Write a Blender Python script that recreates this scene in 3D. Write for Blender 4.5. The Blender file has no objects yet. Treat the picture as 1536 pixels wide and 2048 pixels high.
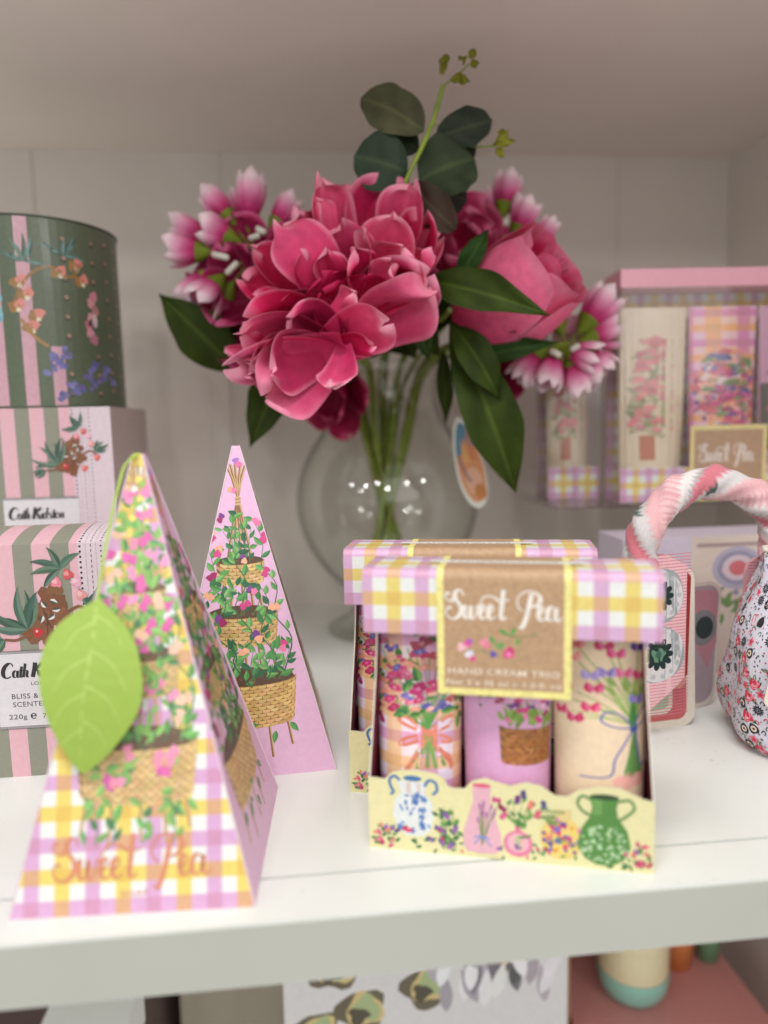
import bpy, math, random
from mathutils import Vector, Matrix

SC = bpy.context.scene
# ------------------------------------------------------------ camera
FPX, CAM_H = 1450.0, 0.19
YAW, PIT, ROL = math.radians(5.5), math.radians(6.84), math.radians(1.35)
CAM = Vector((-0.02166634, -0.26365188, CAM_H))
FW = Vector((math.sin(YAW)*math.cos(PIT), math.cos(YAW)*math.cos(PIT), -math.sin(PIT)))
_r = Vector((math.cos(YAW), -math.sin(YAW), 0)); _u = _r.cross(FW)
RT = _r*math.cos(ROL)-_u*math.sin(ROL); UP = _u*math.cos(ROL)+_r*math.sin(ROL)
cd = bpy.data.cameras.new('camera'); cam = bpy.data.objects.new('camera', cd)
SC.collection.objects.link(cam); SC.camera = cam
m = Matrix((RT, UP, -FW)).transposed().to_4x4(); m.translation = CAM; cam.matrix_world = m
cd.sensor_fit = 'VERTICAL'; cd.sensor_height = 36; cd.lens = FPX/2048*36
cd.clip_start = .01; cd.clip_end = 50
cd.dof.use_dof = True; cd.dof.focus_distance = .40; cd.dof.aperture_fstop = 3.0
cd.dof.aperture_blades = 0
# ------------------------------------------------------------ world and lamps
W = bpy.data.worlds.new("World"); SC.world = W; W.use_nodes = True
bg = W.node_tree.nodes['Background']; bg.inputs[0].default_value = (1, .98, .96, 1); bg.inputs[1].default_value = .57
def area(name, loc, target, sx, sy, power, col=(1, .96, .9), spread=180, shape='RECTANGLE'):
    l = bpy.data.lights.new(name, 'AREA'); l.shape = shape; l.size = sx; l.size_y = sy
    l.energy = power; l.color = col; l.spread = math.radians(spread)
    o = bpy.data.objects.new(name, l); SC.collection.objects.link(o); o.location = loc
    o.rotation_euler = (Vector(target)-Vector(loc)).to_track_quat('-Z', 'Y').to_euler()
    return o
area('ceiling_panel_lamp', (-.2, -.56, 1.5), (0, .12, .1), .8, .35, 16, (1, 1, .985))
area('front_fill_light', (.5, -1.6, .75), (0, .3, .25), 1.6, 1.0, 5.0, (1, .965, .935))  # added fill light to brighten the shelf interior, no known lamp stands there
for i, (x, y, z) in enumerate([(-3.0, -1.9, 1.5), (-1.7, -2.3, 1.35), (-.9, -2.5, 1.5), (1.1, -2.4, 1.4), (2.3, -2.0, 1.5), (-2.2, -2.4, 1.1), (-.2, -2.8, 1.15), (1.9, -2.4, 1.1)]):
    area('spot_lamp', (x, y, z), (0, .2, .1), .15, .15, 4.0, (1, .985, .96), shape='DISK')
SC.view_settings.view_transform = 'Standard'; SC.view_settings.look = 'None'
SC.view_settings.gamma = 1; SC.view_settings.use_curve_mapping = False; SC.view_settings.exposure = 0
SC.render.engine = 'CYCLES'
try:
    SC.cycles.use_denoising = True; SC.cycles.max_bounces = 8; SC.cycles.transparent_max_bounces = 24
    SC.cycles.sample_clamp_indirect = 4
except Exception: pass

RND = random.Random(11)
def at(x, y, d):
    """point seen at photo pixel x,y at distance d along the view axis"""
    return CAM+(FW+RT*((x-768)/FPX)-UP*((y-1024)/FPX))*d
def lin1(c):
    c = c/255
    return c/12.92 if c <= .04045 else ((c+.055)/1.055)**2.4
_lc = {}
def lin(c):
    if c not in _lc: _lc[c] = (lin1(c[0]), lin1(c[1]), lin1(c[2]), 1.0)
    return _lc[c]
def mix(a, b, t): return tuple(a[i]*(1-t)+b[i]*t for i in range(3))
def jit(c, k=8): 
    d = RND.uniform(-k, k)
    return tuple(max(0, min(255, c[i]+d+RND.uniform(-k*.4, k*.4))) for i in range(3))

# ------------------------------------------------------------ materials
def nodes(name):
    mt = bpy.data.materials.new(name); mt.use_nodes = True
    nt = mt.node_tree; return mt, nt, nt.nodes, nt.links, nt.nodes['Principled BSDF']
def noise(nt, scale, detail=3, coord='Object', stretch=None):
    tc = nt.nodes.new('ShaderNodeTexCoord'); n = nt.nodes.new('ShaderNodeTexNoise')
    n.inputs['Scale'].default_value = scale; n.inputs['Detail'].default_value = detail
    if stretch:
        mp = nt.nodes.new('ShaderNodeMapping'); mp.inputs['Scale'].default_value = stretch
        nt.links.new(tc.outputs[coord], mp.inputs[0]); nt.links.new(mp.outputs[0], n.inputs['Vector'])
    else: nt.links.new(tc.outputs[coord], n.inputs['Vector'])
    return n
def printed(name, rough=.45, spec=.5, coat=0, bump=.15, bscale=900, stretch=None, vary=.10, vscale=350, trans=0, sheen=0):
    """procedural material whose ink colour is stored per face"""
    mt, nt, N, L, P = nodes(name)
    a = N.new('ShaderNodeAttribute'); a.attribute_name = 'Col'
    n = noise(nt, vscale, 4); mr = N.new('ShaderNodeMapRange')
    mr.inputs['From Min'].default_value = .3; mr.inputs['From Max'].default_value = .7
    mr.inputs['To Min'].default_value = 1-vary; mr.inputs['To Max'].default_value = 1+vary*.5
    L.new(n.outputs['Fac'], mr.inputs[0])
    vm = N.new('ShaderNodeVectorMath'); vm.operation = 'SCALE'
    L.new(a.outputs['Color'], vm.inputs[0]); L.new(mr.outputs[0], vm.inputs['Scale']); L.new(vm.outputs[0], P.inputs['Base Color'])
    P.inputs['Roughness'].default_value = rough; P.inputs['Specular IOR Level'].default_value = spec
    P.inputs['Coat Weight'].default_value = coat; P.inputs['Coat Roughness'].default_value = .15
    P.inputs['Sheen Weight'].default_value = sheen
    if bump:
        b = N.new('ShaderNodeBump'); b.inputs['Strength'].default_value = bump; b.inputs['Distance'].default_value = .0002
        n2 = noise(nt, bscale, 2, stretch=stretch); L.new(n2.outputs['Fac'], b.inputs['Height']); L.new(b.outputs[0], P.inputs['Normal'])
    if trans:
        t = N.new('ShaderNodeBsdfTranslucent'); L.new(vm.outputs[0], t.inputs[0])
        mx = N.new('ShaderNodeMixShader'); mx.inputs[0].default_value = trans
        out = N['Material Output']; L.new(P.outputs[0], mx.inputs[1]); L.new(t.outputs[0], mx.inputs[2]); L.new(mx.outputs[0], out.inputs[0])
    return mt
M = {}
M['card'] = printed('printed_card', .42, .5, 0, .35, 500, (1, 1, 5), .05)
M['linen'] = printed('linen_embossed_card', .38, .5, .1, .5, 260, (1, 1, 9), .05)
M['kraft'] = printed('kraft_card', .5, .4, 0, .2, 900, None, .16, 500)
M['plastic'] = printed('tube_plastic', .3, .5, .3, 0, vary=.06)
M['cloth'] = printed('printed_cloth', .85, .2, 0, .6, 1500, None, .10, 900, sheen=.2)
M['petal'] = printed('silk_petal', .62, .22, 0, .35, 420, None, .14, 140, trans=.16, sheen=0)
M['leaf'] = printed('silk_leaf', .6, .18, 0, .5, 300, None, .3, 60, trans=.08)
M['tin'] = printed('enamelled_tin', .35, .5, .2, 0)
def plain(name, col, rough=.5, vary=.06, vscale=40, bump=.1, bscale=200, spec=.5, stretch=None):
    mt, nt, N, L, P = nodes(name)
    n = noise(nt, vscale, 4, stretch=stretch); cr = N.new('ShaderNodeValToRGB')
    c = lin(col)
    cr.color_ramp.elements[0].position = .3; cr.color_ramp.elements[1].position = .7
    cr.color_ramp.elements[0].color = (*[v*(1-vary) for v in c[:3]], 1); cr.color_ramp.elements[1].color = (*[min(1, v*(1+vary*.4)) for v in c[:3]], 1)
    L.new(n.outputs['Fac'], cr.inputs[0]); L.new(cr.outputs[0], P.inputs['Base Color'])
    P.inputs['Roughness'].default_value = rough; P.inputs['Specular IOR Level'].default_value = spec
    b = N.new('ShaderNodeBump'); b.inputs['Strength'].default_value = bump; b.inputs['Distance'].default_value = .0003
    n2 = noise(nt, bscale, 3, stretch=stretch); L.new(n2.outputs['Fac'], b.inputs['Height']); L.new(b.outputs[0], P.inputs['Normal'])
    return mt
M['white'] = plain('white_painted_shelf', (229, 231, 226), .33, .05, 14, .25, 420)
def specks(mt, thr=.71, amt=.84, scale=260):
    nt = mt.node_tree; L = nt.links; P = nt.nodes['Principled BSDF']; src = P.inputs['Base Color'].links[0].from_socket
    n = noise(nt, scale, 5); n2 = noise(nt, 12, 2); ad = nt.nodes.new('ShaderNodeMath'); ad.operation = 'MULTIPLY_ADD'; ad.inputs[1].default_value = .35
    L.new(n2.outputs['Fac'], ad.inputs[0]); L.new(n.outputs['Fac'], ad.inputs[2]); mr = nt.nodes.new('ShaderNodeMapRange')
    mr.inputs['From Min'].default_value = thr+.17; mr.inputs['From Max'].default_value = thr+.21; mr.inputs['To Min'].default_value = 1; mr.inputs['To Max'].default_value = amt
    L.new(ad.outputs[0], mr.inputs[0]); vm = nt.nodes.new('ShaderNodeVectorMath'); vm.operation = 'SCALE'; L.new(src, vm.inputs[0]); L.new(mr.outputs[0], vm.inputs['Scale']); L.new(vm.outputs[0], P.inputs['Base Color'])
specks(M['white'])
M['band'] = plain('shaded_front_white', (184, 185, 176), .5, .04, 14, .15, 300)  # shelf white darkened: shade on the front edge put into the colour
M['back'] = plain('white_back_panel', (228, 221, 213), .6, .05, 6, .15, 60, .3, (1, 1, .25))
M['ceil'] = plain('upper_shelf_white', (240, 228, 219), .26, .05, 5, .05, 60)
M['stem'] = plain('green_stem', (132, 152, 52), .45, .3, 90, .4, 300)
M['riser'] = plain('grey_riser_card', (150, 140, 130), .7)
def glass(name, tint=(.97, .98, .96), edge=(.36, .39, .35), rough=.02, k=.35):
    mt = bpy.data.materials.new(name); mt.use_nodes = True; nt = mt.node_tree; N = nt.nodes; L = nt.links
    N.remove(N['Principled BSDF']); out = N['Material Output']
    tr = N.new('ShaderNodeBsdfTransparent'); gl = N.new('ShaderNodeBsdfGlossy'); gl.inputs['Roughness'].default_value = rough
    lw = N.new('ShaderNodeLayerWeight'); lw.inputs['Blend'].default_value = k
    cr = N.new('ShaderNodeValToRGB'); cr.color_ramp.elements[0].color = (*tint, 1); cr.color_ramp.elements[1].color = (*edge, 1)
    cr.color_ramp.elements[0].position = .5; cr.color_ramp.elements[1].position = .97
    L.new(lw.outputs['Facing'], cr.inputs[0]); L.new(cr.outputs[0], tr.inputs[0])
    pw = N.new('ShaderNodeMath'); pw.operation = 'POWER'; pw.inputs[1].default_value = 4; fr = N.new('ShaderNodeMath'); fr.operation = 'MULTIPLY_ADD'; fr.inputs[1].default_value = .7; fr.inputs[2].default_value = .05
    lf_ = N.new('ShaderNodeLayerWeight'); lf_.inputs['Blend'].default_value = .5; L.new(lf_.outputs['Facing'], pw.inputs[0]); L.new(pw.outputs[0], fr.inputs[0])
    mx = N.new('ShaderNodeMixShader'); L.new(fr.outputs[0], mx.inputs[0]); L.new(tr.outputs[0], mx.inputs[1]); L.new(gl.outputs[0], mx.inputs[2])
    L.new(mx.outputs[0], out.inputs[0]); return mt
M['glass'] = glass('clear_glass')
M['clear'] = glass('clear_plastic', (.985, .985, .985), (.9, .9, .9), .06, .3)
M['glass_inner'] = glass('clear_glass_inner', (.99, .99, .985), (.8, .82, .8))

# ------------------------------------------------------------ mesh building
COL = SC.collection
class MB:
    def __init__(s): s.v = []; s.f = []; s.c = []; s.sm = []
    def face(s, pts, col, smooth=False):
        k = len(s.v); s.v.extend(pts); s.f.append(tuple(range(k, k+len(pts)))); s.c.append(col); s.sm.append(smooth)
    def grid(s, P, C, smooth=True, close=False):
        """P[i][j] points, C(i,j)->rgb for vertices or one rgb"""
        k = len(s.v); ni = len(P); nj = len(P[0])
        for row in P: s.v.extend(row)
        cv = (lambda i, j: C(i, j)) if callable(C) else (lambda i, j: C)
        for i in range(ni-1):
            for j in range(nj if close else nj-1):
                j2 = (j+1) % nj
                s.f.append((k+i*nj+j, k+i*nj+j2, k+(i+1)*nj+j2, k+(i+1)*nj+j))
                s.c.append([cv(i, j), cv(i, j2), cv(i+1, j2), cv(i+1, j)] if callable(C) else C); s.sm.append(smooth)
    def tube(s, pts, rads, col, n=10, cap=True, smooth=True):
        pts = [Vector(p) for p in pts]; rows = []
        if not hasattr(rads, '__len__'): rads = [rads]*len(pts)
        ref = None
        for i, p in enumerate(pts):
            t = (pts[min(i+1, len(pts)-1)]-pts[max(i-1, 0)]).normalized()
            if ref is None: ref = t.orthogonal().normalized()
            ref = (ref-t*ref.dot(t)).normalized(); b = t.cross(ref)
            rows.append([p+(ref*math.cos(a)+b*math.sin(a))*rads[i] for a in [2*math.pi*j/n for j in range(n)]])
        s.grid(rows, col, smooth, True)
        if cap:
            c0 = col(0, 0) if callable(col) else col; c1 = col(len(pts)-1, 0) if callable(col) else col
            s.face(rows[0][::-1], c0); s.face(rows[-1], c1)
    def box(s, a, b, col, xf=None):
        x0, y0, z0 = a; x1, y1, z1 = b
        q = [Vector((x, y, z)) for x in (x0, x1) for y in (y0, y1) for z in (z0, z1)]
        if xf: q = [xf(p) for p in q]
        for f in ((0, 1, 3, 2), (4, 6, 7, 5), (0, 4, 5, 1), (2, 3, 7, 6), (0, 2, 6, 4), (1, 5, 7, 3)): s.face([q[i] for i in f], col)
    def lathe(s, prof, col, n=40, c=(0, 0, 0), smooth=True):
        rows = [[Vector((c[0]+r*math.cos(2*math.pi*j/n), c[1]+r*math.sin(2*math.pi*j/n), c[2]+z)) for j in range(n)] for r, z in prof]
        s.grid(rows, col, smooth, True)
    def build(s, name, mat, parent=None, subsurf=0, solid=0, bevel=0, weld=False):
        me = bpy.data.meshes.new(name); me.from_pydata([tuple(v) for v in s.v], [], s.f)
        at_ = me.color_attributes.new('Col', 'FLOAT_COLOR', 'CORNER'); buf = []
        for f, c in zip(s.f, s.c):
            if isinstance(c, list):
                for x in c: buf.extend(lin(x) if isinstance(x, tuple) else x)
            else: buf.extend(lin(c)*len(f))
        at_.data.foreach_set('color', buf); me.polygons.foreach_set('use_smooth', s.sm); me.update()
        o = bpy.data.objects.new(name, me); COL.objects.link(o); me.materials.append(mat)
        if parent: o.parent = parent
        if weld: w = o.modifiers.new('weld', 'WELD'); w.merge_threshold = 2e-6
        if bevel: b = o.modifiers.new('bevel', 'BEVEL'); b.width = bevel; b.segments = 2; b.limit_method = 'ANGLE'
        if solid: q = o.modifiers.new('solid', 'SOLIDIFY'); q.thickness = solid; q.offset = 0
        if subsurf: q = o.modifiers.new('sub', 'SUBSURF'); q.levels = subsurf; q.render_levels = subsurf
        return o
def tag(o, label=None, cat=None, group=None, kind=None):
    for k, v in (('label', label), ('category', cat), ('group', group), ('kind', kind)):
        if v: o[k] = v
    return o
def thing(name, label, cat, loc=(0, 0, 0), rz=0, group=None):
    o = bpy.data.objects.new(name, None); COL.objects.link(o); o.location = loc; o.rotation_euler = (0, 0, rz)
    o.empty_display_size = .01
    return tag(o, label, cat, group)
def dup(root, loc, rz, label=None):
    r = root.copy(); COL.objects.link(r); r.location = loc; r.rotation_euler = (0, 0, rz)
    if label: r['label'] = label
    for ch in list(root.children):
        c = ch.copy(); COL.objects.link(c); c.parent = r
        for g in ch.children:
            d = g.copy(); COL.objects.link(d); d.parent = c
    return r

# ------------------------------------------------------------ flat printed artwork, millimetres
def clip_half(p, a, b, c):
    out = []; n = len(p)
    for i in range(n):
        P, Q = p[i], p[(i+1) % n]; dp = a*P[0]+b*P[1]-c; dq = a*Q[0]+b*Q[1]-c
        if dp <= 0: out.append(P)
        if (dp < 0 < dq) or (dq < 0 < dp):
            t = dp/(dp-dq); out.append((P[0]+(Q[0]-P[0])*t, P[1]+(Q[1]-P[1])*t))
    return out
def spline(pts, k=5):
    if len(pts) < 3: return list(pts)
    q = [pts[0]]+list(pts)+[pts[-1]]; out = []
    for i in range(1, len(q)-2):
        a, b, c, d = q[i-1], q[i], q[i+1], q[i+2]
        for j in range(k):
            t = j/k
            out.append(tuple(.5*((2*b[n])+(-a[n]+c[n])*t+(2*a[n]-5*b[n]+4*c[n]-d[n])*t*t+(-a[n]+3*b[n]-3*c[n]+d[n])*t**3) for n in range(len(b))))
    out.append(tuple(pts[-1])); return out
class Art:
    def __init__(s): s.p = []; s.lv = 0
    def up(s): s.lv += 1; return s
    def poly(s, pts, col, keep=False):
        if not keep: s.lv += 1
        s.p.append((s.lv, [tuple(q) for q in pts], col))
    def rect(s, x0, y0, x1, y1, col, keep=False): s.poly([(x0, y0), (x1, y0), (x1, y1), (x0, y1)], col, keep)
    def ell(s, x, y, rx, ry, col, ang=0, n=14):
        ca, sa = math.cos(ang), math.sin(ang)
        s.poly([(x+rx*math.cos(t)*ca-ry*math.sin(t)*sa, y+rx*math.cos(t)*sa+ry*math.sin(t)*ca) for t in [2*math.pi*i/n for i in range(n)]], col)
    def blob(s, x, y, r, col, k=.18, n=12):
        ph = RND.uniform(0, 6)
        s.poly([(x+r*(1+k*math.sin(3*t+ph)+k*.5*math.sin(5*t+ph*2))*math.cos(t), y+r*(1+k*math.sin(3*t+ph)+k*.5*math.sin(5*t+ph*2))*math.sin(t)) for t in [2*math.pi*i/n for i in range(n)]], col)
    def stroke(s, pts, w, col, k=4, pen=None, taper=False):
        p = spline(pts, k); n = len(p); L_, R_ = [], []
        for i in range(n):
            a = p[max(i-1, 0)]; b = p[min(i+1, n-1)]; dx, dy = b[0]-a[0], b[1]-a[1]; l = math.hypot(dx, dy) or 1; dx /= l; dy /= l
            ww = w
            if pen: ww = w*(pen+(1-pen)*max(0, -dy*.95+.18*(-dx))**1.3)
            if taper: ww = w*(1-.75*i/(n-1))
            L_.append((p[i][0]-dy*ww/2, p[i][1]+dx*ww/2)); R_.append((p[i][0]+dy*ww/2, p[i][1]-dx*ww/2))
        s.lv += 1
        for i in range(n-1): s.p.append((s.lv, [R_[i], R_[i+1], L_[i+1], L_[i]], col))
    def leaf(s, x, y, ang, ln, wd, col, col2=None, bend=0):
        n = 7; top = []; bot = []
        for i in range(n+1):
            t = i/n; wv = wd/2*math.sin(math.pi*t**.8)*(1 if t < 1 else 0); a = ang+bend*t
            cx = x+ln*t*math.cos(ang+bend*t*.5); cy = y+ln*t*math.sin(ang+bend*t*.5)
            top.append((cx-math.sin(a)*wv, cy+math.cos(a)*wv)); bot.append((cx+math.sin(a)*wv, cy-math.cos(a)*wv))
        mid = [((a[0]+b[0])/2, (a[1]+b[1])/2) for a, b in zip(top, bot)]
        s.poly(top+bot[-2:0:-1], col)
        if col2: s.poly(mid+bot[-2:0:-1], col2)
    def add(s, o, sx=1, sy=None, tx=0, ty=0, rot=0):
        sy = sx if sy is None else sy; base = s.lv+1; ca, sa = math.cos(rot), math.sin(rot)
        for lv, pts, col in o.p:
            s.p.append((base+lv, [(tx+x*sx*ca-y*sy*sa, ty+x*sx*sa+y*sy*ca) for x, y in pts], col))
        s.lv = base+o.lv
    def text(s, string, x, y, h, col, width=None, bold=0, align='L', shear=0):
        cu = bpy.data.curves.new('lettering', 'FONT'); cu.body = string; cu.size = 1; cu.offset = bold; cu.shear = shear
        cu.resolution_u = 3; cu.space_character = 1.08
        ob = bpy.data.objects.new('lettering', cu); COL.objects.link(ob)
        bpy.context.view_layer.update(); me = ob.to_mesh()
        vs = [(v.co.x, v.co.y) for v in me.vertices]; fs = [tuple(f.vertices) for f in me.polygons]; ob.to_mesh_clear()
        bpy.data.objects.remove(ob); bpy.data.curves.remove(cu)
        if not vs: return
        x0 = min(v[0] for v in vs); x1 = max(v[0] for v in vs); sy = h/.72; sx = (width/(x1-x0)) if width else sy
        wd = (x1-x0)*sx; ox = x-(wd/2 if align == 'C' else 0); s.lv += 1
        for f in fs: s.p.append((s.lv, [(ox+(vs[i][0]-x0)*sx, y+vs[i][1]*sy) for i in f], col))
    def emit(s, mb, fm, off=0.0, step=4e-7, us=None, vs=None, clip=None, smooth=False):
        """fm(u,v,h): position; us/vs: lines at which faces are cut so that they can bend"""
        for lv, pts, col in s.p:
            ps = pts
            if clip:
                for a, b, c in clip:
                    ps = clip_half(ps, a, b, c)
                    if len(ps) < 3: break
                if len(ps) < 3: continue
            parts = [ps]
            for axis, lines in ((0, us), (1, vs)):
                if not lines: continue
                nxt = []
                for q in parts:
                    lo = min(z[axis] for z in q); hi = max(z[axis] for z in q)
                    cuts = [c for c in lines if lo+1e-6 < c < hi-1e-6]
                    a, b = (1, 0) if axis == 0 else (0, 1)
                    for c in cuts:
                        w = clip_half(q, a, b, c)
                        if len(w) > 2: nxt.append(w)
                        q = clip_half(q, -a, -b, -c)
                        if len(q) < 3: break
                    if len(q) > 2: nxt.append(q)
                parts = nxt
            h = off+lv*step
            for q in parts:
                if len(q) > 2: mb.face([fm(x, y, h) for x, y in q], col, smooth)
WH, LI, YE = (230, 232, 228), (212, 172, 206), (228, 208, 122)
def gingham(a, x0, y0, x1, y1, p, sx, sy, cols=(LI, WH, YE, WH), xo=0, yo=0):
    """checks of pitch p; sx, sy index of the first band"""
    a.lv += 1; cw = [lin(c) for c in cols]; w = lin(WH)
    xs = [x0]+[x0+xo+p*i for i in range(1, 400) if x0 < x0+xo+p*i < x1]+[x1]; ys = [y0]+[y0+yo+p*i for i in range(1, 400) if y0 < y0+yo+p*i < y1]+[y1]
    for i in range(len(xs)-1):
        for j in range(len(ys)-1):
            A = cols[(i+sx) % 4]; B = cols[(j+sy) % 4]
            one = A == cols[1] or B == cols[1] or A == cols[3] or B == cols[3]
            c = tuple(min(255, A[k]*B[k]/WH[k]) for k in range(3))
            if not one: av = tuple((A[k]+B[k])/2 for k in range(3)); c = mix(mix(c, av, .35), (206, 176, 150), .28)
            a.p.append((a.lv, [(xs[i], ys[j]), (xs[i+1], ys[j]), (xs[i+1], ys[j+1]), (xs[i], ys[j+1])], c))
G1, G2, G3, G4 = (62, 118, 66), (122, 178, 78), (92, 152, 70), (38, 92, 58)
MAG, PNK, PCH, PUR, DPK = (205, 62, 130), (232, 120, 165), (240, 176, 140), (124, 62, 140), (160, 40, 100)
def pea(a, x, y, r, c1, c2=None, hi=None):
    an = RND.uniform(0, 3); c2 = c2 or jit(c1, 18)
    a.blob(x+r*.5*math.cos(an), y+r*.5*math.sin(an), r*.72, jit(c2, 6)); a.blob(x-r*.5*math.cos(an), y-r*.5*math.sin(an), r*.72, jit(c1, 6))
    if hi: a.blob(x, y, r*.3, hi)
def sprig(a, pts, w, col, n, ll, lw, cols=(G1, G2, G3)):
    a.stroke(pts, w, col, taper=True); p = spline(pts, 6); st = max(1, len(p)//max(n, 1))
    for i in range(2, len(p)-1, st):
        dx, dy = p[i+1][0]-p[i-1][0], p[i+1][1]-p[i-1][1]; an = math.atan2(dy, dx); sd = 1 if (i//st) % 2 else -1
        c = cols[RND.randrange(len(cols))]
        a.leaf(p[i][0], p[i][1], an+sd*RND.uniform(.6, 1.1), ll*RND.uniform(.8, 1.2), lw*RND.uniform(.85, 1.2), jit(c), jit(mix(c, (20, 70, 40), .25), 4), bend=-sd*.4)
def basket(a, x, y0, y1, hw, tone=(206, 172, 112), soil=True):
    h = y1-y0; dk = (128, 92, 50); n = max(4, int(h/1.9)); r = hw*.17
    def edge(t, s): return hw*(.93+.07*t)*s
    def row(t, s): return y0+h*t-r*(1-s*s)**.5*1.0+r*.6
    if soil:
        a.ell(x, y1+r*.4, hw*.97, r*1.35, (86, 60, 42), n=22)
        for i in range(14): a.blob(x+RND.uniform(-.75, .75)*hw, y1+r*.4+RND.uniform(-.7, .7)*r, .9, jit((104, 74, 50), 14))
    N_ = 12; a.poly([(x+edge(0, -1+2*i/N_), row(0, -1+2*i/N_)) for i in range(N_+1)]+[(x+edge(1, 1-2*i/N_), row(1, 1-2*i/N_)) for i in range(N_+1)], dk)
    for j in range(n):
        t0 = (j+.08)/n; t1 = (j+.86)/n; m_ = max(6, int(hw*2/4.6))
        a.up()
        for i in range(m_):
            s0 = -1+2*(i+(.5 if j % 2 else 0))/m_; s1 = s0+2/m_*.94
            if s1 > 1.02: s1 = 1.0
            if s0 < -1: s0 = -1
            c = jit(tone, 16); bu = h/n*.25
            mid = (s0+s1)/2
            a.p.append((a.lv, [(x+edge(t0, s0), row(t0, s0)), (x+edge(t0, mid), row(t0, mid)-bu), (x+edge(t0, s1), row(t0, s1)), (x+edge(t1, s1), row(t1, s1)), (x+edge(t1, mid), row(t1, mid)-bu*.4), (x+edge(t1, s0), row(t1, s0))], c))
def tepee(bright=False, seed=3):
    """three tier basket tower with climbing sweet peas, base centre at 0,0, about 150 mm high"""
    a = Art(); R = random.Random(seed)
    br = (140, 100, 62) if not bright else (176, 130, 76); tan = (202, 168, 122)
    legs = [(-26, 6), (-13, 1), (2, 3), (14, 2), (25, 8)]
    for i, (bx, by) in enumerate(legs):
        a.stroke([(bx, by), (bx*.52, 75), (0, 148), (-bx*.22-.5, 167)], 1.5, br, k=3); a.stroke([(bx+.5, by), (bx*.52+.4, 75), (.3, 148), (-bx*.22-.1, 167)], .6, tan, k=3)
    a.rect(-1.6, 143, 1.6, 148, tan); a.stroke([(-1.6, 144.3), (1.6, 144.8)], .5, br); a.stroke([(-1.6, 146.3), (1.6, 146.8)], .5, br)
    gs = ((66, 132, 74), (124, 182, 104), (90, 158, 82), (42, 104, 68)) if not bright else (G2, (104, 186, 84), G3, G1)
    def fl(x, y, r):
        c = R.choice([MAG, PNK, PUR, PCH, PNK, DPK] if not bright else [(216, 84, 160), (236, 140, 186), (216, 84, 160), (240, 190, 160), (232, 120, 170)])
        pea(a, x, y, r, c, R.choice([c, PCH, MAG, PUR]) if not bright else c)
    basket(a, 0, 98, 110, 13.6); 
    for i in range(5): 
        sx = R.uniform(-8, 8); sprig(a, [(sx, 110), (sx+R.uniform(-4, 4), 120), (sx*1.1+R.uniform(-3, 3), 130)], .6, G1, 4, 5, 2.4, gs)
    basket(a, 0, 64, 80, 20)
    for i in range(6):
        sx = R.uniform(-14, 14); sprig(a, [(sx, 80), (sx+R.uniform(-5, 5), 90), (sx+R.uniform(-6, 6), 98)], .6, G1, 4, 5.6, 2.8, gs)
    basket(a, 0, 20, 43, 28.5, (212, 174, 110))
    for i in range(7):
        sx = R.uniform(-22, 22); sprig(a, [(sx, 44), (sx+R.uniform(-5, 5), 52), (sx+R.uniform(-7, 7), 61)], .7, G1, 4, 7.5, 3.4, gs)
    if not bright:
        for _ in range(34):
            y = R.uniform(12, 136); hw_ = 27*(1-y/190); a.leaf(R.uniform(-hw_, hw_), y, R.uniform(0, 6.28), R.uniform(4.5, 7.5), R.uniform(2.2, 3.4), jit(R.choice(gs)), jit(G3))
    for pts in ([(-20, 46), (-27, 60), (-18, 74), (-21, 90), (-14, 100), (-17, 118)], [(22, 48), (27, 66), (18, 80), (20, 96), (12, 108), (13, 122), (7, 136)],
                [(4, 40), (-6, 56), (6, 68), (-4, 84), (3, 98), (-3, 112), (4, 124), (-2, 140)], [(12, 44), (18, 56), (10, 70), (15, 86), (8, 100)], [(-10, 44), (-4, 58), (-14, 70), (-9, 86), (-12, 98)]):
        sprig(a, pts, .75, jit(G4), 11, 6.2, 3.0, gs)
    for x, y, r in [(-15, 126, 2.6), (10, 133, 2.4), (-10, 136, 2.4), (-12, 117, 3), (14, 124, 3), (2, 112, 2.4), (-16, 103, 2.6), (6, 94, 2.6), (2, 86, 2.8), (-12, 78, 3.2), (-20, 73, 3.2), (8, 68, 3.2), (18, 84, 2.8), (-3, 152, 2.2),
                    (22, 62, 2.8), (-24, 58, 3), (0, 60, 2.6), (-18, 92, 2.6), (14, 104, 2.6)]: fl(x, y, r*(1.25 if bright else 1))
    for x, y, an in [(-8, 16, 4.2), (5, 12, 5.0), (16, 16, 4.5), (24, 20, 5.4), (-20, 18, 4.0)]: a.leaf(x, y, an, 7, 3.2, jit(gs[0]), jit(gs[2]))
    if bright:
        for x in (-19, -11, 3, 17):
            sprig(a, [(x, 2), (x+1, 10), (x-1, 19)], .6, G1, 4, 6.5, 3, gs)
        for _ in range(95):
            y = R.uniform(8, 150); hw_ = 30*(1-y/190); a.leaf(R.uniform(-hw_, hw_), y, R.uniform(0, 6.28), R.uniform(5, 9), R.uniform(2.4, 4), jit(R.choice([G1, G2, G3, (128, 196, 96), (60, 140, 84)])), jit(G2))
        for _ in range(26):
            y = R.uniform(22, 158); hw_ = 29*(1-y/195); fl(R.uniform(-hw_, hw_), y, R.uniform(2.4, 3.4))
        for x, y in ((-21, 41), (-4, 40), (10, 37), (16, 37), (-13, 28), (-9, 28)): pea(a, x, y, 3.2, (232, 130, 160) if x > -10 else (196, 80, 150))
    return a
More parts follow.
